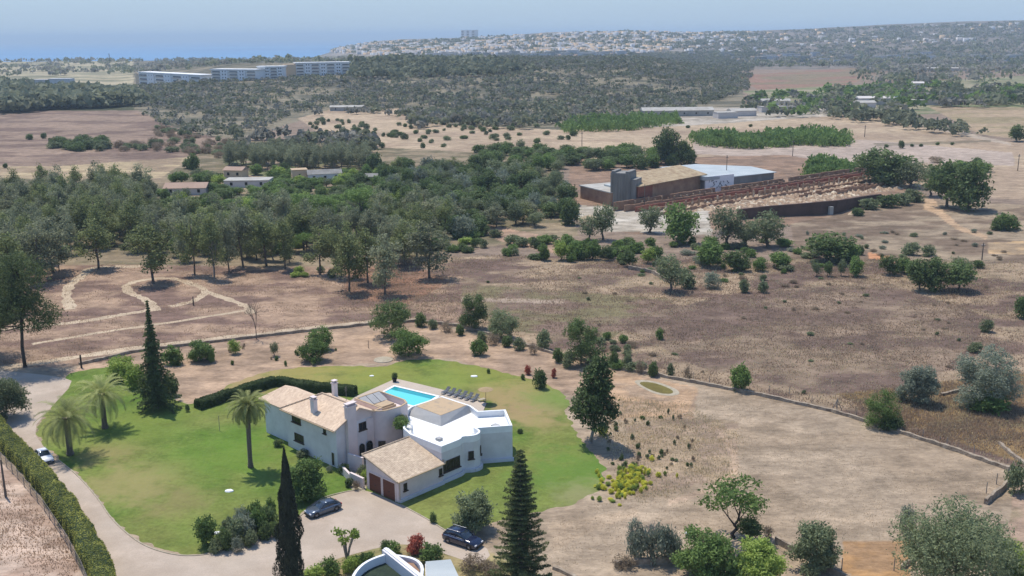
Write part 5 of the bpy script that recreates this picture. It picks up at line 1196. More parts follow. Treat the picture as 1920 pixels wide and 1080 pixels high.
a = loc([GN(722, 1034)])[0]; b2 = loc([GN(790, 1088)])[0]
MB().bar((*a, 1.67), (*b2, 1.67), .75, 1.25).build('beam', 'plaster', nb)
MB().bar((*a, 2.921), (*b2, 2.921), .35, .12).build('beam_cap', 'plaster_white', nb)
tri_ = loc([GN(745, 1047), GN(775, 1049), GN(786, 1062), GN(786, 1078)])
MB().prism(tri_, 1.665, 2.2).build('tiled_lean_to', 'brick_old', nb)
gs = loc([G(798, 1053, 2.4), G(845, 1049, 2.4), G(862, 1085, 2.4), G(800, 1100, 2.4)])
MB().prism(gs, 2.2, 2.42).build('grey_roof_slab', 'metal_roof', nb); MB().prism([(x * .97, y * .97) for x, y in gs], 0, 2.199).build('annex_wall', 'plaster', nb)

# ------------------------------------------------------------------ the big pine and the wood
def bigpine(x, y, top, wpx, label, seed):
    b = (*G(x, y), 0); h = vh(b, top); w = wpx * dist(b) / F; rng = np.random.default_rng(seed); r_ = empty('pine_tree', b, 0, label, 'pine tree')
    el = []
    for i in range(16):
        z = h * rng.uniform(.36, .93); q = w * .5 * (1.05 - .75 * max(0, (z / h - .5) / .5)) * rng.uniform(.25, .8); a = i * 2.4
        el.append((math.cos(a) * q, math.sin(a) * q, z, w * .27 * rng.uniform(.7, 1.2), w * .27 * rng.uniform(.7, 1.2), h * .10 * rng.uniform(.8, 1.3)))
    el.append((0, 0, h * .93, w * .16, w * .16, h * .07))
    crownmesh('crown', el, 3600, 8, .34, .19, 'leaf_pine_near', seed, parent=r_, gaps=.22, asp=.4)
    mb = MB(); limbs(mb, (0, 0, 0), (.3, 0, h * .9), .33, [e[:3] for e in el], rng, r1=.1, bend=.4); mb.build('trunk', 'bark_dark', r_, smooth=True)
bigpine(47, 688, 478, 132, 'tall lone pine with a bare dark trunk at the left edge above the drive', 3)
bigpine(-28, 672, 560, 110, 'pine cut by the left edge of the picture, beside the tall lone pine', 4)
def inpoly(pts, n, seed, dmin=0):
    """random ground points whose picture position falls inside the pixel polygon, even on the ground"""
    rng = np.random.default_rng(seed); W_ = np.array([GT(*q)[:2] for q in pts]); lo = W_.min(0); hi = W_.max(0); out = []; tries = 0
    while len(out) < n and tries < 60:
        tries += 1; q = rng.uniform(lo, hi, (4 * n, 2)); z = terr(q[:, 0], q[:, 1]); px, py = proj(q[:, 0], q[:, 1], z); k = pip(px, py, pts)
        for a, zz in zip(q[k], z[k]):
            if dmin and any((a[0] - o_[0])**2 + (a[1] - o_[1])**2 < dmin * dmin for o_ in out): continue
            out.append((a[0], a[1], float(zz)))
            if len(out) >= n: break
    return out
edge = [(185, 505, 408, 74), (288, 532, 410, 90), (365, 516, 400, 62), (402, 522, 395, 60), (430, 510, 395, 58), (456, 502, 388, 66), (500, 500, 395, 70), (535, 505, 405, 60), (600, 515, 415, 70), (655, 548, 432, 84), (722, 552, 440, 70), (805, 522, 415, 80), (760, 500, 410, 70), (690, 530, 420, 60), (640, 520, 410, 60), (30, 560, 430, 90), (75, 530, 415, 90), (100, 512, 405, 80), (5, 590, 470, 80), (250, 470, 372, 70), (570, 470, 380, 60)]
egl = ['standing alone behind the head of the footpath', 'with a low dark crown beside the looping footpath', 'first of the thin trunks right of the looping path', 'with a pale pink trunk at the wood edge', 'dark trunked, above the end of the looping footpath', 'spreading over the rightmost clear trunk of the path edge', 'behind the bare ground, right of the clear trunks', 'by the small bright bush at the wood edge',
       'on the ragged wood edge above the leafless tree', 'low branched, nearest the garden wall at the wood front', 'tall straight, right of the low branched front pine', 'dense and dark at the right end of the wood, with its own shadow', 'behind and left of the dense dark end pine', 'between the low branched pine and the straight one', 'behind the low branched front pine', 'behind the lone edge pine, over the left margin', 'left of the small path post', 'leaning over the small path post', 'at the very left edge above the drive shade', 'in the gap between the two front path pines', 'in the second rank above the ragged edge']
for k, (x, y, t, w) in enumerate(edge): put('pine_tree', x, y, t, w, 'pine ' + egl[k], v=k)
R1 = [(-30, 405), (60, 372), (280, 368), (300, 418), (420, 432), (640, 428), (760, 408), (860, 420), (850, 455), (800, 500), (620, 500), (480, 488), (330, 492), (240, 455), (110, 485), (60, 515), (-30, 560)]
pines = inpoly(R1, 250, 11, 4.2)
rr = random.Random(9)
for k, b in enumerate(pines):
    big = b[1] < 330; left = b[0] < -60
    if not left and fbm(b[0] / 16, b[1] / 16, 71, 3) > .55: continue
    u_ = rr.random(); kd = ('pine_tree' if u_ < .6 else 'gum_tree' if u_ < .92 else 'round_tree') if left else ('pine_tree' if u_ < .36 else 'gum_tree' if u_ < .62 else 'stone_pine' if u_ < .74 else rr.choice(['round_tree', 'olive_tree', 'green_tree']))
    tall = kd in ('pine_tree', 'gum_tree'); h = rr.uniform(8, 14) if tall else rr.uniform(4.5, 7.5); wh = ' in the dense wood on the left' if left else ' in the looser wood behind the field'
    inst(kd, b, rr.uniform(6, 9) if tall else rr.uniform(5, 8), h, {'pine_tree': 'grey-green pine', 'gum_tree': 'paler loose-crowned gum tree', 'stone_pine': 'flat-topped fresh green stone pine'}.get(kd, 'low leafy tree') + wh,
         group={'pine_tree': 'pines', 'gum_tree': 'gum trees', 'stone_pine': 'stone pines'}.get(kd, 'leafy trees') + wh)
# gardens with houses, mixed trees
CLEAR = [(306, 345, 390, 373), (412, 330, 515, 358), (415, 318, 460, 340), (545, 322, 640, 344)]
def fill(poly, n, seed, kinds, hs, ws, label, group, dmin=3.0, name=None, cat=None):
    for b in inpoly(poly, n, seed, dmin):
        qx, qy = proj(b[0], b[1], b[2])
        if any(x0 < qx < x1 and y0 < qy < y1 for x0, y0, x1, y1 in CLEAR): continue
        kd = rr.choice(kinds); inst(kd, b, rr.uniform(*ws), rr.uniform(*hs), label, cat, group, name=name)
fill([(300, 340), (560, 322), (740, 330), (760, 405), (640, 420), (300, 412)], 260, 21, ['green_tree', 'bright_tree', 'round_tree', 'olive_tree', 'green_tree', 'dark_bush'], (2.5, 5), (4.5, 8), 'leafy garden tree among the white cottages', 'trees around the white cottages', 3.0)
put('stone_pine', 682, 412, 352, 76, 'broad bright-topped stone pine in the clearing above the middle of the wood', v=0); put('stone_pine', 570, 420, 362, 70, 'bright flat-topped stone pine left of the one in the clearing', v=1); put('stone_pine', 605, 422, 368, 60, 'second bright flat-topped stone pine, touching its twin', v=0)
fill([(400, 400), (860, 400), (880, 460), (600, 490), (420, 480)], 90, 27, ['bright_bush', 'green_bush', 'olive_bush', 'grey_bush', 'green_bush'], (1.5, 3.2), (2.5, 5), 'shrub of the undergrowth between the trees of the looser wood', 'undergrowth of the looser wood', 3, 'shrub', 'shrub')
fill([(-20, 400), (300, 400), (240, 470), (60, 500), (-20, 540)], 50, 28, ['green_bush', 'olive_bush'], (1.5, 3.2), (2.5, 5), 'shrub of the undergrowth in the dense wood on the left', 'undergrowth of the left wood', 3, 'shrub', 'shrub')
fill([(425, 305), (690, 303), (690, 320), (430, 324)], 90, 22, ['gum_tree'], (9, 12), (6, 8), 'grey gum tree in the stand behind the white cottages', 'gum trees behind the cottages', 3.4)
fill([(700, 320), (900, 320), (1060, 345), (1075, 430), (960, 425), (870, 450), (760, 400)], 190, 23, ['round_tree', 'olive_tree', 'olive_tree', 'round_tree', 'grey_bush', 'dark_bush', 'pine_tree'], (4.5, 8.5), (5, 9), 'grey-green tree in the thick scrub left of the ruined factory', 'scrub trees left of the factory', 3.4)
fill([(890, 285), (1300, 292), (1300, 312), (1060, 325), (880, 315)], 90, 24, ['round_tree', 'olive_tree', 'green_tree', 'dark_bush'], (4, 7), (6, 10), 'leafy tree in the belt behind the factory', 'tree belt behind the factory', 4)
fill([(830, 440), (900, 440), (940, 478), (800, 470)], 14, 25, ['green_bush', 'dark_bush'], (1.2, 2.4), (2.5, 4.5), 'low green bush on the slope right of the wood', 'low bushes right of the wood', 2)
fill([(450, 500), (640, 510), (620, 525), (560, 520)], 6, 26, ['bright_bush', 'olive_bush'], (1.2, 2.4), (2.5, 4), 'small bush at the front edge of the wood', 'bushes at the wood edge', 2)
row = [(1020, 488, 455, 28, 'green_tree'), (1052, 488, 450, 36, 'bright_tree'), (1078, 486, 448, 34, 'green_tree'), (1110, 486, 448, 36, 'green_tree'), (1136, 488, 458, 28, 'round_tree'), (1180, 500, 468, 36, 'round_tree'), (1214, 494, 462, 30, 'bright_tree'), (1232, 490, 458, 26, 'green_tree'), (1331, 500, 448, 50, 'green_tree'), (1382, 508, 468, 48, 'round_tree'), (1425, 508, 480, 30, 'green_tree'), (1462, 502, 470, 40, 'green_tree'), (1531, 518, 490, 20, 'olive_tree'), (1552, 518, 488, 18, 'round_tree'), (1577, 517, 486, 22, 'olive_tree'), (1604, 518, 480, 34, 'green_tree')]
rl_ = ['leftmost', 'second', 'third', 'fourth', 'fifth', 'sixth', 'seventh', 'eighth', 'ninth', 'tenth', 'eleventh', 'twelfth', 'thirteenth', 'fourteenth', 'fifteenth', 'last']
for k, (x, y, t, w, kd) in enumerate(row): put(kd, x, y, t, w, f'small round field tree, {rl_[k]} from the left in the row below the factory', group='row of small field trees', v=k)
put('olive_tree', 1256, 546, 474, 76, 'large dark grey spreading tree in the middle of the field', v=0, name='carob_tree')
put('olive_bush', 1290, 540, 500, 40, 'grey bush on the right flank of the large spreading field tree', v=1); put('grey_bush', 1335, 540, 508, 40, 'grey bush below the row of small field trees', v=1); put('olive_bush', 1395, 548, 522, 26, 'small olive bush below the tenth row tree', v=0); put('olive_bush', 1430, 548, 524, 24, 'small olive bush right of its twin in the field', v=2)
put('round_tree', 1552, 490, 432, 84, 'broad dark green tree on the slope below the dark factory wall', v=1); put('green_bush', 1590, 490, 455, 44, 'green shrub right of the broad tree on the slope', v=0)
for k, (x, y, t, w, kd) in enumerate([(1668, 515, 478, 38, 'round_tree'), (1695, 512, 480, 34, 'green_tree'), (1725, 545, 484, 52, 'round_tree'), (1752, 545, 482, 60, 'round_tree'), (1796, 545, 486, 62, 'round_tree'), (1712, 522, 486, 40, 'green_tree'), (1800, 518, 482, 50, 'olive_tree')]):
    put(kd, x, y, t, w, ['left end', 'second', 'lowest dark', 'middle dark', 'right end dark', 'rear left', 'rear right'][k] + ' tree of the dark clump in the right field', group='dark clump in the right field', v=k)
for k, (x, y, t, w) in enumerate([(1630, 392, 370, 40), (1662, 388, 362, 44), (1690, 384, 360, 40), (1608, 404, 388, 26), (1715, 378, 352, 36)]): put(['olive_bush', 'dark_bush'][k % 2], x, y, t, w, 'dark scrub climbing over the right end of the ruined walls', group='scrub over the ruin end', v=k)
put('dark_bush', 1835, 502, 486, 22, 'dark round bush right of the dark clump', v=1); put('dark_bush', 1613, 478, 458, 14, 'small dark bush beside the orange scrape', v=2); put('olive_bush', 1705, 478, 452, 34, 'grey bush above the dark clump', v=1); put('olive_bush', 1742, 478, 458, 34, 'olive bush above and right of the dark clump', v=2)
for k, (x, y, t, w, kd, lb) in enumerate([(1131, 450, 378, 52, 'olive_tree', 'grey tree in front of the concrete silo'), (1105, 450, 405, 50, 'olive_tree', 'grey tree left of the one before the silo'), (1218, 436, 386, 56, 'olive_tree', 'crooked tree in the pale yard below the red wall'), (1276, 456, 380, 66, 'green_tree', 'feathery green tree in the pale yard'), (1362, 462, 388, 74, 'olive_tree', 'tree hiding the left end of the dark factory wall'), (1440, 462, 398, 76, 'olive_tree', 'wide grey tree before the dark factory wall'), (1400, 465, 410, 60, 'olive_tree', 'grey tree between the two wide ones before the wall'), (1332, 468, 440, 40, 'green_tree', 'light green tree below the factory yard'),
                                      (1640, 346, 276, 84, 'round_tree', 'tallest eucalyptus at the end of the ruined factory'), (1676, 348, 290, 78, 'round_tree', 'eucalyptus right of the tallest one'), (1706, 352, 302, 64, 'olive_tree', 'smaller eucalyptus at the end of the row behind the ruin'), (1775, 388, 300, 70, 'round_tree', 'left eucalyptus of the separate right group'), (1815, 395, 300, 80, 'round_tree', 'right eucalyptus of the separate right group'), (1745, 368, 310, 56, 'olive_tree', 'eucalyptus between the two groups'),
                                      (1248, 308, 238, 62, 'round_tree', 'tall dark tree behind the brick shed'), (1283, 310, 262, 40, 'round_tree', 'shorter dark tree right of the tall one behind the shed'), (1885, 430, 400, 46, 'green_bush', 'green bush on the far right slope'), (1870, 432, 408, 30, 'dark_bush', 'dark bush on the far right slope'), (1905, 265, 232, 30, 'round_tree', 'dark tree at the right edge of the far field'), (1690, 278, 262, 14, 'dark_bush', 'dark bush on the line across the far tan field'), (1832, 305, 294, 18, 'dark_bush', 'dark low bush on the far right field'), (1755, 305, 292, 34, 'dry_bush', 'brown low bush on the tan field above the eucalyptus'), (1800, 322, 300, 46, 'green_bush', 'green rounded bush above the right eucalyptus group'), (1838, 322, 300, 48, 'green_bush', 'second green rounded bush above the right eucalyptus group')]):
    put(kd, x, y, t, w, lb, v=k)
for k, (x, y) in enumerate([(1662, 276), (1710, 275), (1727, 275), (1758, 272), (1785, 272), (1290, 240), (1320, 248), (1407, 238), (1585, 245), (1700, 236)]): put('dark_bush', x, y, y - 6, 9, 'tiny dark bush dotted over the far tan fields', group='bushes dotted over the tan fields', v=k)
for k in range(30):
    x = rr.uniform(640, 1080); y = rr.uniform(228, 285); put(rr.choice(['dark_bush', 'olive_bush']), x, y, y - rr.uniform(6, 12), rr.uniform(9, 18), 'dark bush dotted over the far tan fields', group='bushes on the middle tan field', v=k)
for k, (x, y, t, w) in enumerate([(55, 262, 250, 14), (82, 260, 248, 12), (363, 318, 285, 28), (352, 316, 296, 22), (10, 315, 305, 10), (75, 318, 310, 9)]): put('dark_bush', x, y, t, w, 'dark bush standing in the brown field on the left', group='bushes in the brown left field', v=k)
fill([(90, 272), (195, 268), (205, 282), (150, 284), (100, 278)], 26, 31, ['olive_bush', 'dark_bush'], (3.5, 6), (6, 10), 'grey-green tree in the hollow of the brown field', 'trees in the brown field hollow', 3)
fill([(205, 276), (300, 270), (310, 284), (215, 286)], 14, 32, ['dry_bush', 'olive_bush'], (3, 5), (5, 8), 'brownish scrub in the hollow of the left field', 'brown scrub of the left field', 3)
fill([(290, 240), (330, 245), (430, 268), (425, 300), (310, 286)], 60, 41, ['dry_bush', 'dry_bush', 'olive_bush'], (2, 4), (4, 8), 'brown scrub bush at the right end of the brown field', 'brown scrub at the right of the left field', 2.5, 'scrub_clump', 'scrub')
fill([(560, 222), (900, 236), (1060, 250), (1040, 262), (780, 270), (600, 250)], 60, 42, ['dark_bush', 'olive_bush', 'olive_bush'], (1.5, 3.5), (3, 6), 'dark shrub along the near foot of the wooded hill', 'shrubs at the foot of the wooded hill', 3, 'shrub', 'shrub')
fill([(850, 430), (960, 440), (1080, 455), (1240, 458), (1240, 500), (1000, 488), (900, 480)], 46, 43, ['green_bush', 'olive_bush', 'dark_bush', 'green_bush'], (1.2, 3.0), (2.5, 5.5), 'bush in the loose green belt between the wood and the factory trees', 'loose green belt below the factory', 2, 'shrub', 'shrub')
fill([(1240, 450), (1480, 455), (1620, 490), (1480, 515), (1300, 510)], 34, 44, ['olive_bush', 'green_bush', 'grey_bush'], (1.0, 2.4), (2.5, 5), 'bush among the small field trees below the dark factory wall', 'bushes among the small field trees', 2, 'shrub', 'shrub')
fill([(1130, 690), (1240, 705), (1200, 640), (1060, 620)], 16, 45, ['dry_bush', 'olive_bush', 'green_bush'], (.8, 1.8), (1.5, 3.2), 'ragged bush in the scrub just beyond the far stone wall', 'ragged scrub beyond the stone wall', 1.5, 'scrub_clump', 'scrub')
# near-field weeds
fill([(900, 520), (1880, 520), (1880, 640), (1640, 760), (1150, 680), (1000, 640)], 50, 33, ['dry_bush', 'olive_bush', 'dry_bush'], (.3, .8), (.8, 2.0), 'knee-high weed clump in the dry field beyond the wall', 'weed clumps in the dry field', 2, 'weed_clump', 'weeds')
fill([(1150, 470), (1480, 500), (1500, 540), (1180, 520)], 30, 34, ['olive_bush', 'green_bush', 'dry_bush'], (.6, 1.6), (1.2, 3), 'low shrub below the row of small field trees', 'low shrubs below the tree row', 2)
fill([(1500, 440), (1900, 430), (1900, 500), (1500, 480)], 40, 35, ['olive_bush', 'dry_bush', 'grey_bush'], (.5, 1.4), (1, 3), 'low scrub on the slope right of the factory', 'low scrub on the right slope', 2, 'scrub_clump', 'scrub')

# ------------------------------------------------------------------ ruined factory
def frame2(p0, p1):
    """local frame: origin at ground pixel p0, x towards ground pixel p1, y away from the camera"""
    a = np.array(GT(*p0)); b = np.array(GT(*p1)); d = b[:2] - a[:2]; L_ = np.linalg.norm(d); return a, L_, math.atan2(d[1], d[0])
def bld(name, p0, p1, label, cat='building'):
    a, L_, rz = frame2(p0, p1); return empty(name, tuple(a), rz, label, cat), L_
# concrete silo block
r_, L_ = bld('silo_block', (1144, 386), (1190, 389), 'tall windowless grey concrete block with ribbed face beside the red brick shed')
mb = MB(); mb.box(0, 0, -1, L_ * .78, 7, 11.2); mb.box(L_ * .78 + .002, .6, -1, L_, 7, 9.2); mb.box(L_ * .02, .1, 11.202, L_ * .16, 6.9, 11.8); mb.box(L_ * .6, .1, 11.202, L_ * .76, 6.9, 11.8); mb.build('wall', 'concrete', r_)
mb = MB(); 
for k in range(7): mb.box(L_ * .78 * (k + .5) / 7 - .12, -.25, 0, L_ * .78 * (k + .5) / 7 + .12, -.002, 11.0)
mb.build('rib', 'concrete', r_)
# brick shed with tan rubble roof
r_, L_ = bld('brick_shed', (1196, 388), (1322, 362), 'long brick shed with red front corner and crumbling tan tiled roof')
mb = MB(); mb.box(0, 0, -1, L_ * .20, 11, 6.6); mb.build('red_wall', 'brick_red', r_)
MB().box(L_ * .20 + .002, .1, -1, L_, 11, 6.5).build('wall', 'brick_old', r_)
mb = MB(); mb.add([(-.5, -.5, 6.65), (L_ + .3, -.5, 6.65), (L_ + .3, 11.5, 9.0), (-.5, 11.5, 9.0), (-.5, -.5, 6.9), (L_ + .3, -.5, 6.9), (L_ + .3, 11.5, 9.3), (-.5, 11.5, 9.3)], [(0, 3, 2, 1), (4, 5, 6, 7), (0, 1, 5, 4), (1, 2, 6, 5), (2, 3, 7, 6), (3, 0, 4, 7)]); mb.build('roof', 'roof_ruin', r_)
MB().box(.3, -.06, 0, 3.6, -.002, 3.2).build('doorway', 'trim_black', r_)
# white-roofed warehouse with graffiti wall
r_, L_ = bld('white_roofed_warehouse', (1322, 366), (1375, 360), 'warehouse with broad white metal roof and scribbled white end wall', )
MB().box(0, 0, -1, L_, .4, 6.6).build('end_wall', 'plaster_white', r_)
MB().prism([(0.1, .45), (L_, .45), (L_ + 22, 2), (L_ + 24, 16), (L_ + 8, 30), (1.5, 26)], -1, 5.2).build('wall', 'concrete', r_)
mb = MB(); mb.prism([(-.4, -.3), (L_ + .2, .3), (L_ + 23, 1.5), (L_ + 25, 17), (L_ + 9, 31), (1, 27)], 5.22, [6.7, 5.6, 5.4, 5.8, 6.4, 7.2]); mb.build('roof', 'metal_roof', r_)
mb = MB(); rg = np.random.default_rng(4)
for k in range(16):   # abstract scribbles on the end wall
    x = L_ * (.12 + .75 * k / 16); z = 2.2 + rg.uniform(0, 2.4); q = Vector((x, -.06, z))
    for j in range(3):
        q2 = q + Vector((rg.uniform(-.6, .8), 0, rg.uniform(-.8, .8))); mb.tube(q, q2, .09, .09, 4); q = q2
mb.build('scribble', 'cushion_grey', r_)
r_, L_ = bld('low_white_roof', (1366, 352), (1440, 338), 'pale lean-to roof behind the broad white metal roof') if False else (None, 0)
# left flat hall
r_, L_ = bld('flat_roofed_hall', (1088, 372), (1146, 387), 'flat pale roofed hall on the left of the concrete block')
MB().box(0, 0, -1, L_ * .98, 20, 4.4).build('wall', 'brick_old', r_); MB().box(-.4, -.4, 4.402, L_ * .98 + .0, 20.4, 4.75).build('roof', 'concrete_pale', r_)
MB().box(L_ * .3, 6, 4.752, L_ * .9, 19, 5.3).build('roof_step', 'metal_roof', r_)
# roofless nave: two long walls with broken tops and cross walls
a0 = np.array(G(1215, 408)); a1 = np.array(G(1690, 333)); d = a1 - a0; LN = np.linalg.norm(d); rz = math.atan2(d[1], d[0])
r_ = empty('roofless_ruin', (*a0, 0), rz, 'long roofless brick ruin with rows of broken piers and pale rubble inside', 'ruin')
rg = np.random.default_rng(12)
def broken(y0, hmin, hmax, th, step, name, mat, x0=0, x1=None, gap=.12):
    x1 = x1 or LN; x = x0
    while x < x1:      # each unbroken stretch of wall between two gaps is a part, its top stepped
        mb = MB(); P = [(x, -1)]; T = []
        e = min(x1, x + step * rg.uniform(3, 9))
        while x < e:
            s = step * rg.uniform(.5, 1.2); h = rg.uniform(hmin, hmax); q = min(e, x + s); T += [(x, h), (q, h)]; x = q
        P = [(T[0][0], -1), (T[-1][0], -1)] + T[::-1]; k = len(P)
        mb.add([(a, y0, b) for a, b in P] + [(a, y0 + th, b) for a, b in P], [tuple(range(k)), tuple(range(k, 2 * k))[::-1]] + [(i, k + i, k + (i + 1) % k, (i + 1) % k) for i in range(k)])
        mb.build(name, mat, r_); x += step * gap * 6
broken(15.5, 2.9, 3.1, .45, 5, 'rear_wall', 'brick_old'); broken(12.6, 1.9, 2.15, .4, 4, 'middle_wall', 'brick_old', 2, gap=.05); broken(9.6, 1.7, 2.0, .4, 4, 'middle_wall', 'brick_red', 4, gap=.05); broken(6.6, 1.2, 1.7, .4, 3, 'inner_wall', 'brick_old', 10, gap=.12); pass
broken(.2, .9, 1.5, .5, 2.5, 'front_wall', 'brick_old', 6, gap=.05)
broken(-6.6, 1.0, 1.9, .45, 1.7, 'inner_wall', 'brick_old', LN * .48, gap=.12); broken(-10.2, 1.2, 2.2, .45, 1.7, 'front_wall', 'brick_old', LN * .60, gap=.08)
for k in range(int(LN / 3.1)):
    x = 8 + k * 3.1
    if x > LN - 2: break
    for y in (3.0, 14.0): MB().box(x, y, -1, x + .5, y + .5, rg.uniform(1.8, 3.4)).build('pier', 'rubble_mat', r_)
mb = MB()
for k in range(1500):
    x = rg.uniform(14, LN - 2); y = rg.uniform(-2 - 14 * min(1, max(0, x / LN - .15) / .3), 7.5); s = rg.uniform(.6, 2.0); mb.add([(x - s, y - s * .7, -.2), (x + s, y - s, -.2), (x + s * .8, y + s, -.2), (x - s * .9, y + s * .8, -.2), (x, y, s * rg.uniform(.25, .6))], [(0, 1, 4), (1, 2, 4), (2, 3, 4), (3, 0, 4)])
o = mb.build('rubble', 'rubble_mat', r_); o['kind'] = 'stuff'
for k in range(7):
    x = 14 + k * (LN - 20) / 7; MB().box(x, 12.98, -1, x + .4, 15.45, rg.uniform(1.6, 2.4)).build('cross_wall', 'brick_old', r_)
# dark retaining wall below
a, L_, rz = frame2((1400, 412), (1620, 392))
r_ = empty('dark_brick_wall', tuple(a), rz, 'long dark brick wall stepping along the foot of the ruin', 'wall')
mb = MB(); 
fw = [(-.05, 1.2, 3.2), (.18, .4, 3.6), (.42, -1.6, 3.9), (.56, -3.2, 4.3), (.70, -3.0, 4.2), (.88, .8, 3.7), (1.06, 3.6, 3.5), (1.28, 6.4, 3.2)]
V_ = [(L_ * f, y + dy, z) for f, y, h_ in fw for dy, z in ((0, -1), (0, h_), (.9, h_), (.9, -1))]; mb.add(V_, [(4 * i + j, 4 * i + 4 + j, 4 * i + 4 + (j + 1) % 4, 4 * i + (j + 1) % 4)[::-1] for i in range(7) for j in range(4)] + [(0, 3, 2, 1), (28, 29, 30, 31)])
mb.build('wall', 'brick_dark', r_); MB().box(L_ * .62, -4.2, -1, L_ * .65, -3.3, 2.6).build('buttress', 'concrete_pale', r_)
# spoil heaps
for k, (x, y, w, h, lb) in enumerate([(1105, 412, 9, 1.6, 'orange earth heap left of the pale factory yard'), (1600, 402, 4, 1.0, 'pale heap at the foot of the dark brick wall')]):
    rg2 = np.random.default_rng(k); mb = MB(); n_ = 14; V = [(0, 0, h)]; 
    for rr_, zz_ in ((.4, .7), (.75, .3), (1, -.2)): V += [(math.cos(i * 2 * math.pi / n_) * w * rr_ / 2 * rg2.uniform(.85, 1.15), math.sin(i * 2 * math.pi / n_) * w * .4 * rr_ * rg2.uniform(.85, 1.15), h * zz_ * rg2.uniform(.8, 1.2) if zz_ > 0 else -.2) for i in range(n_)]
    mb.add(V, [(0, i + 1, (i + 1) % n_ + 1) for i in range(n_)] + [(1 + r3 * n_ + i, 1 + (r3 + 1) * n_ + i, 1 + (r3 + 1) * n_ + (i + 1) % n_, 1 + r3 * n_ + (i + 1) % n_) for r3 in range(2) for i in range(n_)])
    o = mb.build('earth_heap', 'path_mat', smooth=True); o.location = (*G(x, y), 0); tag(o, lb, 'earth heap')

# ------------------------------------------------------------------ cottages, apartments and far buildings
def cottage(x, y, L_, D_, h, rz, label, roof='concrete_pale', wall='house_cream', pitch=0, nw=3, name='cottage', cat='house'):
    b = GT(x, y); r_ = empty(name, b, rz, label, cat)
    MB().box(-L_ / 2, 0, -1.5, L_ / 2, D_, h).build('wall', wall, r_)
    mb = MB()
    if pitch: mb.add([(-L_ / 2 - .4, -.4, h + .003), (L_ / 2 + .4, -.4, h + .003), (L_ / 2 + .4, D_ + .4, h + .003), (-L_ / 2 - .4, D_ + .4, h + .003), (-L_ / 2 - .4, D_ / 2, h + pitch), (L_ / 2 + .4, D_ / 2, h + pitch)], [(0, 1, 5, 4), (2, 3, 4, 5), (0, 4, 3), (1, 2, 5), (0, 3, 2, 1)])
    else: mb.box(-L_ / 2 - .2, -.2, h + .003, L_ / 2 + .2, D_ + .2, h + .25)
    mb.build('roof', roof, r_)
    for k in range(nw):
        u = -L_ / 2 + L_ * (k + .5) / nw; MB().box(u - .5, -.05, h * .35, u + .5, .01, h * .35 + 1.2).build('window', 'glass_dark', r_)
    return r_
cottage(347, 366, 15, 8, 2.6, .05, 'low cottage with pinkish roof among trees left of the track', 'roof_terra', pitch=1.6)
cottage(462, 352, 17, 9, 2.6, .02, 'long low white cottage with flat white roof', 'concrete_pale')
cottage(437, 334, 8, 6, 3.2, -.2, 'small pink building behind the long white cottage', 'roof_terra', 'house_ochre', pitch=1.2, nw=2)
cottage(563, 338, 6, 6, 4, .3, 'tan gabled building between the cottages and the dark roofed house', 'terrace_tan', 'house_ochre', nw=1)
cottage(610, 340, 13, 7, 3, .25, 'dark roofed house in the trees right of the tan building', 'concrete', 'plaster', pitch=1.4)
cottage(712, 345, 12, 6, 2.8, -.1, 'grey roofed shed under the scrub trees', 'concrete', 'plaster', pitch=1)
cottage(1272, 218, 50, 12, 4, .03, 'very long white-roofed farm shed at the foot of the wooded hill', 'concrete_pale', 'concrete_pale', pitch=2, nw=6, name='farm_shed', cat='shed')
cottage(650, 208, 26, 8, 3, .02, 'low white farm roof at the top of the tan field', 'concrete_pale', 'concrete_pale', pitch=1.2, nw=3, name='farm_shed', cat='shed')
for k, (x, y, w, lb) in enumerate([(1365, 222, 14, 'small white shed right of the long farm shed'), (1455, 198, 22, 'white villa at the bend of the far road'), (1530, 188, 18, 'white farmhouse above the yellow-green trees'), (1650, 196, 34, 'wide white farmhouse in the middle of the valley'), (1735, 197, 20, 'white farmhouse with trees right of the wide one'), (1742, 163, 34, 'long bright white roof on the valley edge'), (1845, 132, 40, 'twin white blocks on the right hillside'), (1775, 133, 60, 'low white hall left of the twin blocks'), (1510, 208, 20, 'white low building behind the dark cypress pair'), (1625, 202, 14, 'small white shed left of the wide farmhouse'), (1460, 210, 26, 'pale building beside the bright round tree'), (1395, 218, 18, 'pale roof beside the dirt yard')]):
    cottage(x, y, w, 10, 5 if k in (3, 6) else 3.8, rr.uniform(-.2, .2), lb, rr.choice(['concrete_pale', 'concrete_pale', 'house_cream']), rr.choice(['house_cream', 'house_cream']), pitch=1.5 if k % 2 else 0, nw=0, name='farmhouse')
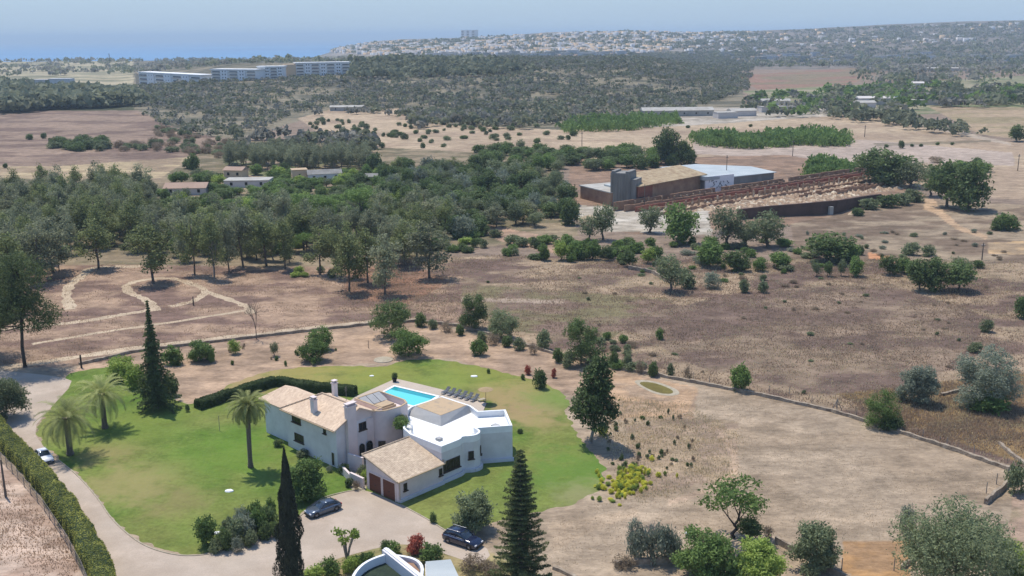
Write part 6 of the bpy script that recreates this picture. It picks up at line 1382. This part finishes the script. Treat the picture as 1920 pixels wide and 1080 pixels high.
def apartments(p0, p1, top, label, floors=4, bays=6, skew=None, ochre='left'):
    a, L_, rz = frame2(p0, p1); rz_ = rz; r_ = empty('apartment_block', tuple(a), rz_, label, 'apartment building'); h = vh((a[0], a[1], a[2]), top); D_ = 16
    MB().box(0, 0, -4, L_, D_, h).build('wall', 'plaster_white', r_)
    MB().box(-1, -1.2, h + .01, L_ + 1, D_ + 1, h + 1.0).build('roof', 'roof_white', r_)
    if ochre: MB().box(-13, 1, -4, -.01, D_ - 1, h - .8).build('end_wall', 'house_ochre', r_)
    bw = L_ / bays
    for k in range(bays):
        if k % 2 == 0:
            for f in range(floors):
                z = h * (f + .18) / floors; MB().box(k * bw + bw * .06, -.02, z, k * bw + bw * .94, .0, z + h / floors * .40).build('window', 'glass_dark', r_)
                MB().box(k * bw + bw * .03, -1.3, z - .5, k * bw + bw * .97, -.03, z + .5).build('balcony', 'house_cream', r_)
        else:
            MB().box(k * bw + bw * .1, -1.1, -2, k * bw + bw * .9, -.002, h - .3).build('bay', 'plaster_white', r_)
            for f in range(floors):
                z = h * (f + .35) / floors
                for q in (.35, .65): MB().box(k * bw + bw * q - .6, -1.15, z, k * bw + bw * q + .6, -1.101, z + 1.3).build('window', 'glass_dark', r_)
    return r_
apartments((262, 158), (376, 156), 136, 'leftmost long apartment block with ochre end and white roof edge', 3, 7)
apartments((398, 154), (480, 151), 131, 'second apartment block from the left, stepped against the third', 4, 5, ochre=None)
apartments((484, 148), (532, 147), 126, 'third apartment block, taller and joined to the second', 4, 4, ochre=None)
apartments((556, 143), (656, 139), 119, 'rightmost apartment block with ochre end beside the green trees', 4, 7)
apartments((865, 72), (890, 72), 57, 'large hotel block standing alone on the skyline', 5, 5, ochre=None)
cottage(112, 162, 26, 14, 9, 0, 'pale blue-grey block behind the dark trees on the far left', 'house_grey', 'house_grey', nw=0, name='block', cat='building')
cottage(80, 162, 22, 14, 8, 0, 'white block left of the pale blue-grey one', 'house_cream', 'house_cream', nw=0, name='block', cat='building')
# town houses
rg = np.random.default_rng(77)
def housemesh(v):
    mb = MB(); L_, D_, h = [(9, 8, 6), (14, 9, 7), (22, 10, 10), (10, 8, 4), (30, 12, 13)][v]
    mb.box(-L_ / 2, -D_ / 2, -4, L_ / 2, D_ / 2, h, 0)
    if v in (0, 3): mb.add([(-L_ / 2 - .4, -D_ / 2 - .4, h), (L_ / 2 + .4, -D_ / 2 - .4, h), (L_ / 2 + .4, D_ / 2 + .4, h), (-L_ / 2 - .4, D_ / 2 + .4, h), (-L_ / 2, 0, h + 2), (L_ / 2, 0, h + 2)], [(0, 1, 5, 4), (2, 3, 4, 5), (0, 4, 3), (1, 2, 5)], 1)
    else: mb.box(-L_ / 2 - .2, -D_ / 2 - .2, h + .01, L_ / 2 + .2, D_ / 2 + .2, h + .6, 2)
    fl = max(1, int(h / 3))
    for f in range(fl):
        for k in range(int(L_ / 3)): u = -L_ / 2 + 1.5 + k * 3; mb.box(u - .55, -D_ / 2 - .06, f * 3 + 1, u + .55, -D_ / 2 - .005, f * 3 + 2.3, 3)
    return mb
HP = []
for v in range(5):
    for wmat in ('house_cream', 'concrete_pale', 'house_grey'):
        o = housemesh(v).build('town_house', [wmat, 'roof_terra', 'concrete_pale', 'glass_dark']); COL.objects.unlink(o); HP.append(o)
def townpts(n, poly, seed, y0, y1):
    rng = np.random.default_rng(seed); out = []
    while len(out) < n:
        Y = rng.uniform(y0, y1, 6000); X = rng.uniform(-.2, .62, 6000) * Y; z = terr(X, Y); px, py = proj(X, Y, z)
        k = pip(px, py, poly) & (fbm(X / 200, Y / 200, 40, 3) + rng.normal(size=6000) * .12 > .5)
        out += list(zip(X[k], Y[k], z[k]))
    rng.shuffle(out); return out[:n]
TOWN = [(600, 96), (700, 82), (900, 72), (1160, 60), (1300, 64), (1420, 62), (1420, 84), (1280, 92), (1150, 108), (1000, 122), (850, 120), (700, 104)]
HILLR = [(1280, 64), (1500, 58), (1920, 42), (1990, 40), (1990, 130), (1640, 124), (1400, 118), (1280, 100)]
tp = townpts(2300, TOWN, 3, 2400, 4300); hp_ = townpts(280, HILLR, 4, 1900, 4300)
allh = sorted([(*q, 0) for q in tp] + [(*q, 1) for q in hp_], key=lambda q: q[1])
for k, (X, Y, z, t) in enumerate(allh[:300]):
    o = HP[rg.integers(len(HP))].copy(); o.name = 'town_house'; COL.objects.link(o); o.location = (X, Y, z); o.rotation_euler = (0, 0, rg.uniform(-.7, .7)); s = rg.uniform(.6, .95); o.scale = (s, s, s)
    tag(o, 'small pale house scattered over the wooded hillside on the right' if t else 'pale house on the near edge of the distant town', 'house', 'houses on the right hillside' if t else 'houses on the near edge of the town')
def stuffhouses(pts, name):
    """the rest of the town as one mass"""
    V = []; Fq = []; M_ = []
    for X, Y, z, t in pts:
        L_, D_, h = rg.uniform(7, 17), rg.uniform(7, 10), rg.choice([3.5, 5, 6, 7, 10]); a = rg.uniform(-.6, .6); c, s = math.cos(a), math.sin(a); k = len(V)
        for zz in (z - 4, z + h):
            for x, y in ((-L_, -D_), (L_, -D_), (L_, D_), (-L_, D_)): V.append((X + (x * c - y * s) / 2, Y + (x * s + y * c) / 2, zz))
        for q in range(4): Fq.append((k + q, k + (q + 1) % 4, k + 4 + (q + 1) % 4, k + 4 + q)); M_.append(int(rg.integers(0, 3)) if q == 0 else M_[-1])
        Fq.append((k + 4, k + 5, k + 6, k + 7)); M_.append(int(rg.choice([3, 3, 4, 0])))
    return fast(name, V, Fq, ['house_cream', 'house_ochre', 'house_grey', 'roof_terra', 'concrete_pale'], midx=M_)
tag(stuffhouses(allh[300:], 'distant_town'), 'pale mass of houses covering the distant ridge by the sea', 'town', kind='stuff')

# ------------------------------------------------------------------ far woods as masses
def wood(name, polys, y0, y1, xs, dens, hs, leafn, mats, label, seed, clear=.42, sc=60, hflat=1.0):
    """trees scattered with gaps inside picture polygons laid on the terrain; every tree a lumpy cloud of leaf clumps"""
    rng = np.random.default_rng(seed); area = (y1 - y0) * (xs[1] - xs[0]) * (y0 + y1) / 2; n = int(area * dens)
    Y = np.sqrt(rng.uniform(y0 * y0, y1 * y1, n)); X = rng.uniform(xs[0], xs[1], n) * Y; z = terr(X, Y); px, py = proj(X, Y, z)
    k = np.zeros(n, bool)
    for p_ in polys: k |= pip(px, py, p_)
    k &= (fbm(X / sc, Y / sc, seed, 4) + rng.normal(size=n) * .07) > clear
    X, Y, z = X[k], Y[k], z[k]; n = len(X); h = rng.uniform(*hs, n) * (.7 + .6 * fbm(X / 90, Y / 90, seed + 5, 2)); w = h * rng.uniform(.55, .8, n)
    m_ = leafn; d = rdir(rng, n * m_).reshape(n, m_, 3); d[..., 2] = np.abs(d[..., 2]) * .95 - .1
    rad = rng.uniform(.55, 1, (n, m_, 1)) ** .5; rad *= (1 + .22 * np.sin(d[..., :1] * 4 + rng.uniform(0, 6, (n, 1, 1))))
    C = np.stack([X, Y, z], -1)[:, None] + d * rad * np.stack([w, w, h * .62], -1)[:, None] + np.stack([0 * h, 0 * h, h * .38], -1)[:, None]
    sz = np.repeat((w * .36), m_) * (.0 + 1) ; L = C.reshape(-1, 3); D = d.reshape(-1, 3)
    V, Fq = leafquads(L, D, sz[:len(L)], rng, .35, .75)
    tn = np.clip(np.repeat(rng.uniform(0, 1, n), m_) * .75 + rng.uniform(0, .25, n * m_), 0, 1)
    pick = rng.integers(0, len(mats), n); print(name, n, 'trees', len(Fq), 'faces')
    return tag(fast(name, V, Fq, mats, None, np.repeat(tn, 4), np.repeat(pick, m_)), label, 'woodland', kind='stuff')
HILLW = [(255, 165), (300, 160), (660, 142), (680, 112), (900, 114), (1060, 100), (1180, 88), (1300, 88), (1420, 100), (1400, 170), (1300, 208), (1080, 238), (960, 236), (800, 222), (640, 200), (560, 214), (440, 262), (330, 252), (262, 210)]
wood('hill_woodland', [HILLW], 560, 2600, (-.42, .26), .020, (2.8, 5.6), 20, ['leaf_far', 'leaf_far_grey', 'leaf_far'], 'grey-green scrub wood covering the low hill in the middle distance', 50, .37, 38)
wood('dark_plantation', [[(-20, 170), (150, 162), (255, 165), (258, 200), (0, 214), (-20, 216)]], 700, 1100, (-.56, -.34), .012, (9, 14), 30, ['leaf_far'], 'dark tree plantation behind the brown field on the far left', 51, .0, 60)
wood('green_plantation', [[(650, 128), (740, 112), (960, 122), (1010, 140), (800, 150), (650, 150)]], 1050, 1800, (-.18, .04), .005, (8, 12), 24, ['leaf_far'], 'greener trees along the crest right of the apartments', 52, .3, 60)
wood('coastal_trees', [[(-20, 104), (640, 104), (660, 130), (256, 140), (-20, 145)]], 1400, 2650, (-.56, -.12), .0013, (6, 11), 20, ['leaf_far', 'leaf_far_grey'], 'trees along the coastal skyline and the dry ground before the sea', 53, .46, 120)
wood('right_hill_woodland', [HILLR, [(1380, 96), (1640, 124), (1920, 122), (1990, 160), (1920, 165), (1700, 170), (1590, 160), (1610, 128), (1390, 128)]], 1100, 4300, (.14, .60), .0020, (6, 11), 18, ['leaf_far', 'leaf_far_grey'], 'scrub wood over the long hillside on the right', 54, .36, 110)
wood('town_trees', [TOWN], 2300, 4300, (-.2, .26), .0011, (6, 12), 18, ['leaf_far'], 'trees dotted between the houses of the distant town', 55, .36, 120)
wood('valley_trees', [[(1390, 190), (1560, 170), (1700, 160), (1920, 165), (1940, 200), (1700, 215), (1400, 225)]], 700, 1300, (.2, .56), .0085, (5, 9), 24, ['leaf_far', 'leaf_green', 'leaf_far_grey', 'leaf_far', 'leaf_green'], 'mixed trees filling the farmed valley on the right', 56, .44, 40)
wood('valley_hedgerow', [[(1560, 215), (1700, 222), (1900, 262), (1900, 280), (1780, 262), (1640, 232), (1560, 226)], [(1580, 182), (1940, 172), (1940, 196), (1600, 196)]], 560, 1100, (.2, .56), .012, (4, 8), 24, ['leaf_far'], 'dark hedgerow and tree belt along the valley fields', 57, .1, 40)
wood('field_edge_trees', [[(590, 218), (640, 205), (960, 232), (1000, 246), (830, 236), (780, 250), (760, 222), (640, 214)], [(430, 258), (700, 262), (700, 290), (600, 300), (425, 300)]], 420, 800, (-.30, .06), .012, (4, 8), 40, ['leaf_far', 'leaf_far_grey'], 'scrubby trees along the edges of the middle tan field', 58, .42, 20)
# cane thickets
def thicket(poly, n, h, label, seed, mat='leaf_green', hh=None):
    pts = inpoly(poly, n, seed); rng = np.random.default_rng(seed); L = []; 
    for b in pts:
        q = rng.normal(size=(34, 3)) * np.array([1.1, 1.1, 0]); hh_ = h * (.25 + 1.25 * float(fbm(b[0] / 9, b[1] / 9, seed, 2))); q[:, 2] = rng.uniform(.05, 1, 34) ** .5 * np.exp(-(q[:, 0]**2 + q[:, 1]**2) / 4.5) * hh_ * 1.25; L.append(q + np.array(b))
    L = np.vstack(L); N = len(L); u_ = unit(np.array([0, 0, 1.]) + rng.normal(size=(N, 3)) * .5); s_ = unit(np.cross(u_, rdir(rng, N))); w = rng.uniform(.25, .5, (N, 1)); ln = rng.uniform(.5, 1.0, (N, 1))
    V = np.stack([L - s_ * w, L - u_ * ln, L + s_ * w, L + u_ * ln], 1).reshape(-1, 3); tn = np.clip(fbm(L[:, 0] / 6, L[:, 1] / 6, seed, 3) + rng.normal(size=N) * .15, 0, 1)
    o = fast('cane_thicket', V, np.arange(4 * N).reshape(N, 4), mat, None, np.repeat(tn, 4)); return tag(o, label, 'thicket', kind='stuff')
thicket([(1290, 262), (1340, 258), (1440, 262), (1480, 262), (1482, 276), (1400, 280), (1320, 276)], 420, 5, 'long green cane thicket on the tan field, left half', 1)
thicket([(1428, 258), (1480, 252), (1530, 252), (1595, 266), (1592, 274), (1540, 276), (1440, 270)], 420, 5, 'long green cane thicket on the tan field, right half', 2)
thicket([(1046, 238), (1100, 228), (1270, 222), (1278, 232), (1180, 246), (1060, 250)], 420, 5, 'green cane belt at the foot of the wooded hill', 3)
thicket([(1508, 320), (1540, 312), (1605, 318), (1604, 330), (1520, 334)], 200, 4, 'green cane thicket behind the right end of the ruined factory', 4)

# ------------------------------------------------------------------ dry grass over the near fields
def grass(name, poly, y1, n, hgt, wd, mats, label, seed, gap=.45, zlo=None):
    pts = inpoly(poly, n, seed); P_ = np.array(pts); rng = np.random.default_rng(seed)
    k = fbm(P_[:, 0] / 11, P_[:, 1] / 8, seed, 5) + rng.normal(size=len(P_)) * .10 > gap - .03; P_ = P_[k]; b = 4
    P_ = np.repeat(P_, b, 0); N = len(P_); P_ = P_ + rng.normal(size=(N, 3)) * np.array([.45, .45, 0]); a = rng.uniform(0, 6.28, N); hh = hgt * rng.uniform(.4, 1.2, N)
    s_ = np.stack([np.cos(a), np.sin(a), a * 0], -1) * wd; t_ = rng.normal(size=(N, 3)) * .3 * hgt; t_[:, 2] = hh
    V = np.stack([P_ - s_, P_ + s_, P_ + t_], 1).reshape(-1, 3); tn = np.clip(np.repeat(fbm(P_[:, 0] / 3, P_[:, 1] / 3, seed + 1, 3), 3) * 1.2 - .1, 0, 1)
    o = fast(name, V, np.arange(3 * N).reshape(N, 3), mats, None, tn); return tag(o, label, 'grass', kind='stuff')
leafmat('straw', A(190, 170, 136, .9), A(232, 210, 168, .9), .45); leafmat('straw_brown', A(150, 124, 106, .9), A(196, 166, 138, .9), .45); leafmat('straw_plot', A(196, 172, 146, .9), A(226, 204, 176, .9), .45)
FIELD = [(640, 480), (1100, 478), (1920, 490), (1930, 880), (1890, 872), (1560, 764), (1150, 684), (860, 604), (640, 606)]
grass('dry_grass', FIELD, 0, 26000, .30, .09, 'straw_brown', 'brown dry weeds over the field beyond the stone wall', 61, .47)
grass('dry_grass', FIELD, 0, 14000, .35, .07, 'straw', 'straw coloured grass tufts over the field beyond the stone wall', 62, .53)
grass('dry_grass', [(-20, 480), (620, 505), (860, 520), (860, 604), (640, 606), (150, 674), (-20, 690)], 0, 9000, .25, .07, 'straw_brown', 'dry grass between the footpaths and the stone wall', 63, .47)
grass('plot_stubble', [(1180, 770), (1300, 730), (1560, 778), (1885, 886), (1840, 940), (1700, 1020), (1480, 1010), (1180, 1060), (1020, 1080), (1030, 980), (1140, 930)], 0, 6000, .10, .06, 'straw_plot', 'pale stubble over the dry plot right of the lawn', 64, .46)
grass('plot_weeds', [(1140, 740), (1290, 760), (1400, 820), (1380, 920), (1200, 940), (1140, 860)], 0, 1800, .4, .06, 'straw', 'tall dry weeds in the sandy bed right of the lawn', 65, .4)
grass('dry_grass', [(1560, 745), (1920, 700), (1930, 870), (1890, 872), (1700, 812)], 0, 5000, .45, .07, 'straw_brown', 'taller ochre grass in the lower right of the field', 66, .45)
grass('dry_grass', [(-20, 880), (120, 1000), (200, 1100), (-20, 1100)], 0, 1500, .25, .06, 'straw_brown', 'dry weeds in the pink field outside the hedge', 67, .5)

# ------------------------------------------------------------------ haze
if HAZE_DENSITY:
    m, n, l, p = newmat('haze_mat'); n.remove(p)
    v = n.new('ShaderNodeVolumePrincipled'); v.inputs['Color'].default_value = (.70, .86, .98, 1); v.inputs['Density'].default_value = HAZE_DENSITY; v.inputs['Anisotropy'].default_value = 0.0
    l.new(v.outputs[0], n['Material Output'].inputs['Volume'])
    o = MB().box(-27000, -300, -64, 27000, 46000, 135).build('haze', 'haze_mat'); tag(o, kind='stuff')
print('objects', len(S.objects))
